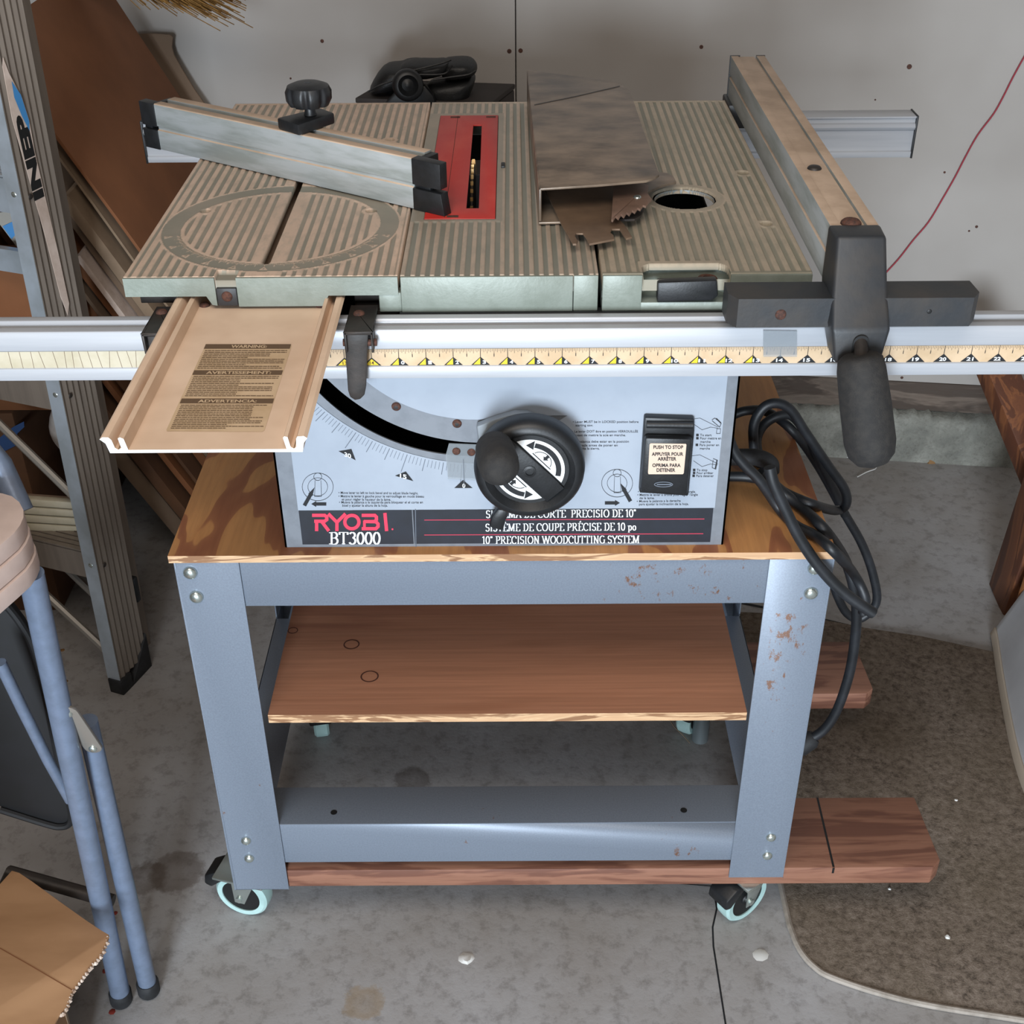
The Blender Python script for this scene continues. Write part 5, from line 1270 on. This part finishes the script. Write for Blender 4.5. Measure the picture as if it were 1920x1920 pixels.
# dark seat pan behind the legs
sp_ = [(-60, 1100), (0, 1128), (14, 1138), (40, 1172), (62, 1215), (84, 1300), (108, 1420), (128, 1500), (134, 1530), (130, 1545), (115, 1550), (90, 1546), (-60, 1490)]
b = MB(); b.prism([cp3(u, v, -.045) for u, v in sp_], (0, .014, 0)); so = b.build('seat_pan', 'panel_black', chr_, bevel=.004)
b = MB(); b.tube(catmull([cp3(u, v, -.047) for u, v in sp_[1:-1]]+[cp3(0, 1518, -.047)], 4), .004, 8); b.build('seat_rim', 'panel_black', chr_)
# beige plastic layers at the top
tz = .76
outl = [(-120, 900), (-20, 921), (5, 925), (22, 930), (36, 941), (44, 956), (44, 970), (38, 984), (26, 1000), (0, 1022), (-120, 1120)]
for i in range(3):
    z = tz-.0185*i; shift = .0022*i
    P = [at(u, v, 'z', tz) for u, v in outl]; cc_ = sum(P, Vector())/len(P)
    P = [Vector((p.x+shift*3*(1 if p.x > cc_.x else 0)*0+shift, p.y-shift, z)) for p in P]
    b = MB(); b.prism(P, (0, 0, -.0175)); b.build('plastic_shell', 'beige_plastic', chr_, bevel=.004 if i == 0 else .0015)

# ================================================================ OPEN CARTON, lower left
ct = thing('open_carton', 'brown corrugated carton with a torn raised flap at the lower left', 'box', (-.52, -.30, 0))
b = MB(); b.box(-.72, -.412, -.48, -.165, 0, .2105); b.build('box_body', 'carton', ct, bevel=.002)
zf = .215
fl_ = [(22, 1632), (36, 1636), (60, 1652), (115, 1692), (160, 1724), (190, 1744), (204, 1752), (203, 1760), (196, 1776), (186, 1796), (170, 1812), (150, 1838), (132, 1865), (128, 1885), (110, 1904), (100, 1925), (90, 1990), (-160, 1990), (-160, 1720), (-10, 1668)]
P = [at(u, v, 'z', zf) for u, v in fl_]
b = MB(); b.prism(P, (0, 0, -.0035)); fo = b.build('carton_flap', 'carton', ct, bevel=.0008)
edge = [(204, 1754), (196, 1778), (186, 1798), (168, 1816), (150, 1840), (131, 1868), (127, 1888), (111, 1906)]
b = MB(); rnd = random.Random(4)
for (a, c) in zip(edge, edge[1:]):
    p, q = at(*a, 'z', zf-.001), at(*c, 'z', zf-.001); k = 4
    for i in range(k): 
        r_ = p.lerp(q, (i+.5)/k); b.lathe([(0, -.004), (rnd.uniform(.002, .0034), -.001), (0, .0022)], 6, Matrix.Translation(r_+Vector((rnd.uniform(-.001, .001), rnd.uniform(-.001, .001), 0))))
o = b.build('torn_edge', 'torn_paper', ct)
L = Ink(lambda u, v: at(u, v, 'z', zf), (0, 0, 1), .0003); L.line([(0, 1778), (60, 1812), (138, 1858)], 2); L.build('fold_crease', 'cardboard', ct)
b = MB(); b.prism([at(u, v, 'y', -.17) for u, v in ((60, 1930), (105, 1905), (122, 1895), (132, 1935), (140, 1990), (60, 1990))], (0, .004, 0)); b.build('inner_flap', 'cardboard_pale', ct)

# ================================================================ RIGHT: lumber and white board
sh = thing('sawhorse', 'brown stained wooden frame standing at the right edge', 'wooden frame', (.98, .72, 0))
def beam(pa, pb, w, t, side, m, name='post'):
    d = (pb-pa).normalized(); s_ = side-d*side.dot(d); s_.normalize(); n_ = d.cross(s_).normalized()
    b = MB(); b.prism([pa-s_*w/2-n_*t/2, pa+s_*w/2-n_*t/2, pa+s_*w/2+n_*t/2, pa-s_*w/2+n_*t/2], pb-pa); return b.build(name, m, sh, bevel=.0025)
beam(Vector((.945, 1.02, .400)), Vector((1.035, .78, .185)), .060, .038, Vector((1, .2, 0)), 'brown_lumber', 'brace')
beam(Vector((.985, .735, 0)), Vector((.985, .70, .30)), .042, .085, Vector((1, 0, 0)), 'brown_lumber')
beam(Vector((.972, .640, 0)), Vector((1.000, .665, .30)), .045, .012, Vector((1, .3, 0)), 'orange_lumber', 'face_board')
wbd = thing('white_board', 'large white panel with a beige edge leaning at the right edge', 'panel', (1.0, .35, 0))
foot = [(1856, 1187), (1861, 1215), (1868, 1265), (1879, 1330), (1893, 1400), (1908, 1455), (1925, 1500), (1945, 1540)]
F = [at(u, v, 'z', .0085) for u, v in foot]
lean = Vector((.42, .05, 1.0)).normalized()
def ribbon(P, a0_, a1_, th, m, name):
    b = MB(); n = len(P); vs = []
    for p in P:
        nn = Vector((-1, 0, .42)).normalized(); vs += [p+lean*a0_, p+lean*a1_, p+lean*a1_-nn*th, p+lean*a0_-nn*th]
    fs = []
    for i in range(n-1):
        for k in range(4): fs.append((i*4+k, i*4+(k+1) % 4, (i+1)*4+(k+1) % 4, (i+1)*4+k))
    fs += [(3, 2, 1, 0), tuple((n-1)*4+k for k in range(4))]; b.add(vs, fs); return b.build(name, m, wbd, bevel=.0006)
PP = catmull(F, 3)
ribbon(PP, 0, .014, .016, 'beige_trim', 'edge_trim'); ribbon([p+Vector((.003, .0, 0)) for p in PP], .014, .5, .012, 'white_board', 'board_face')
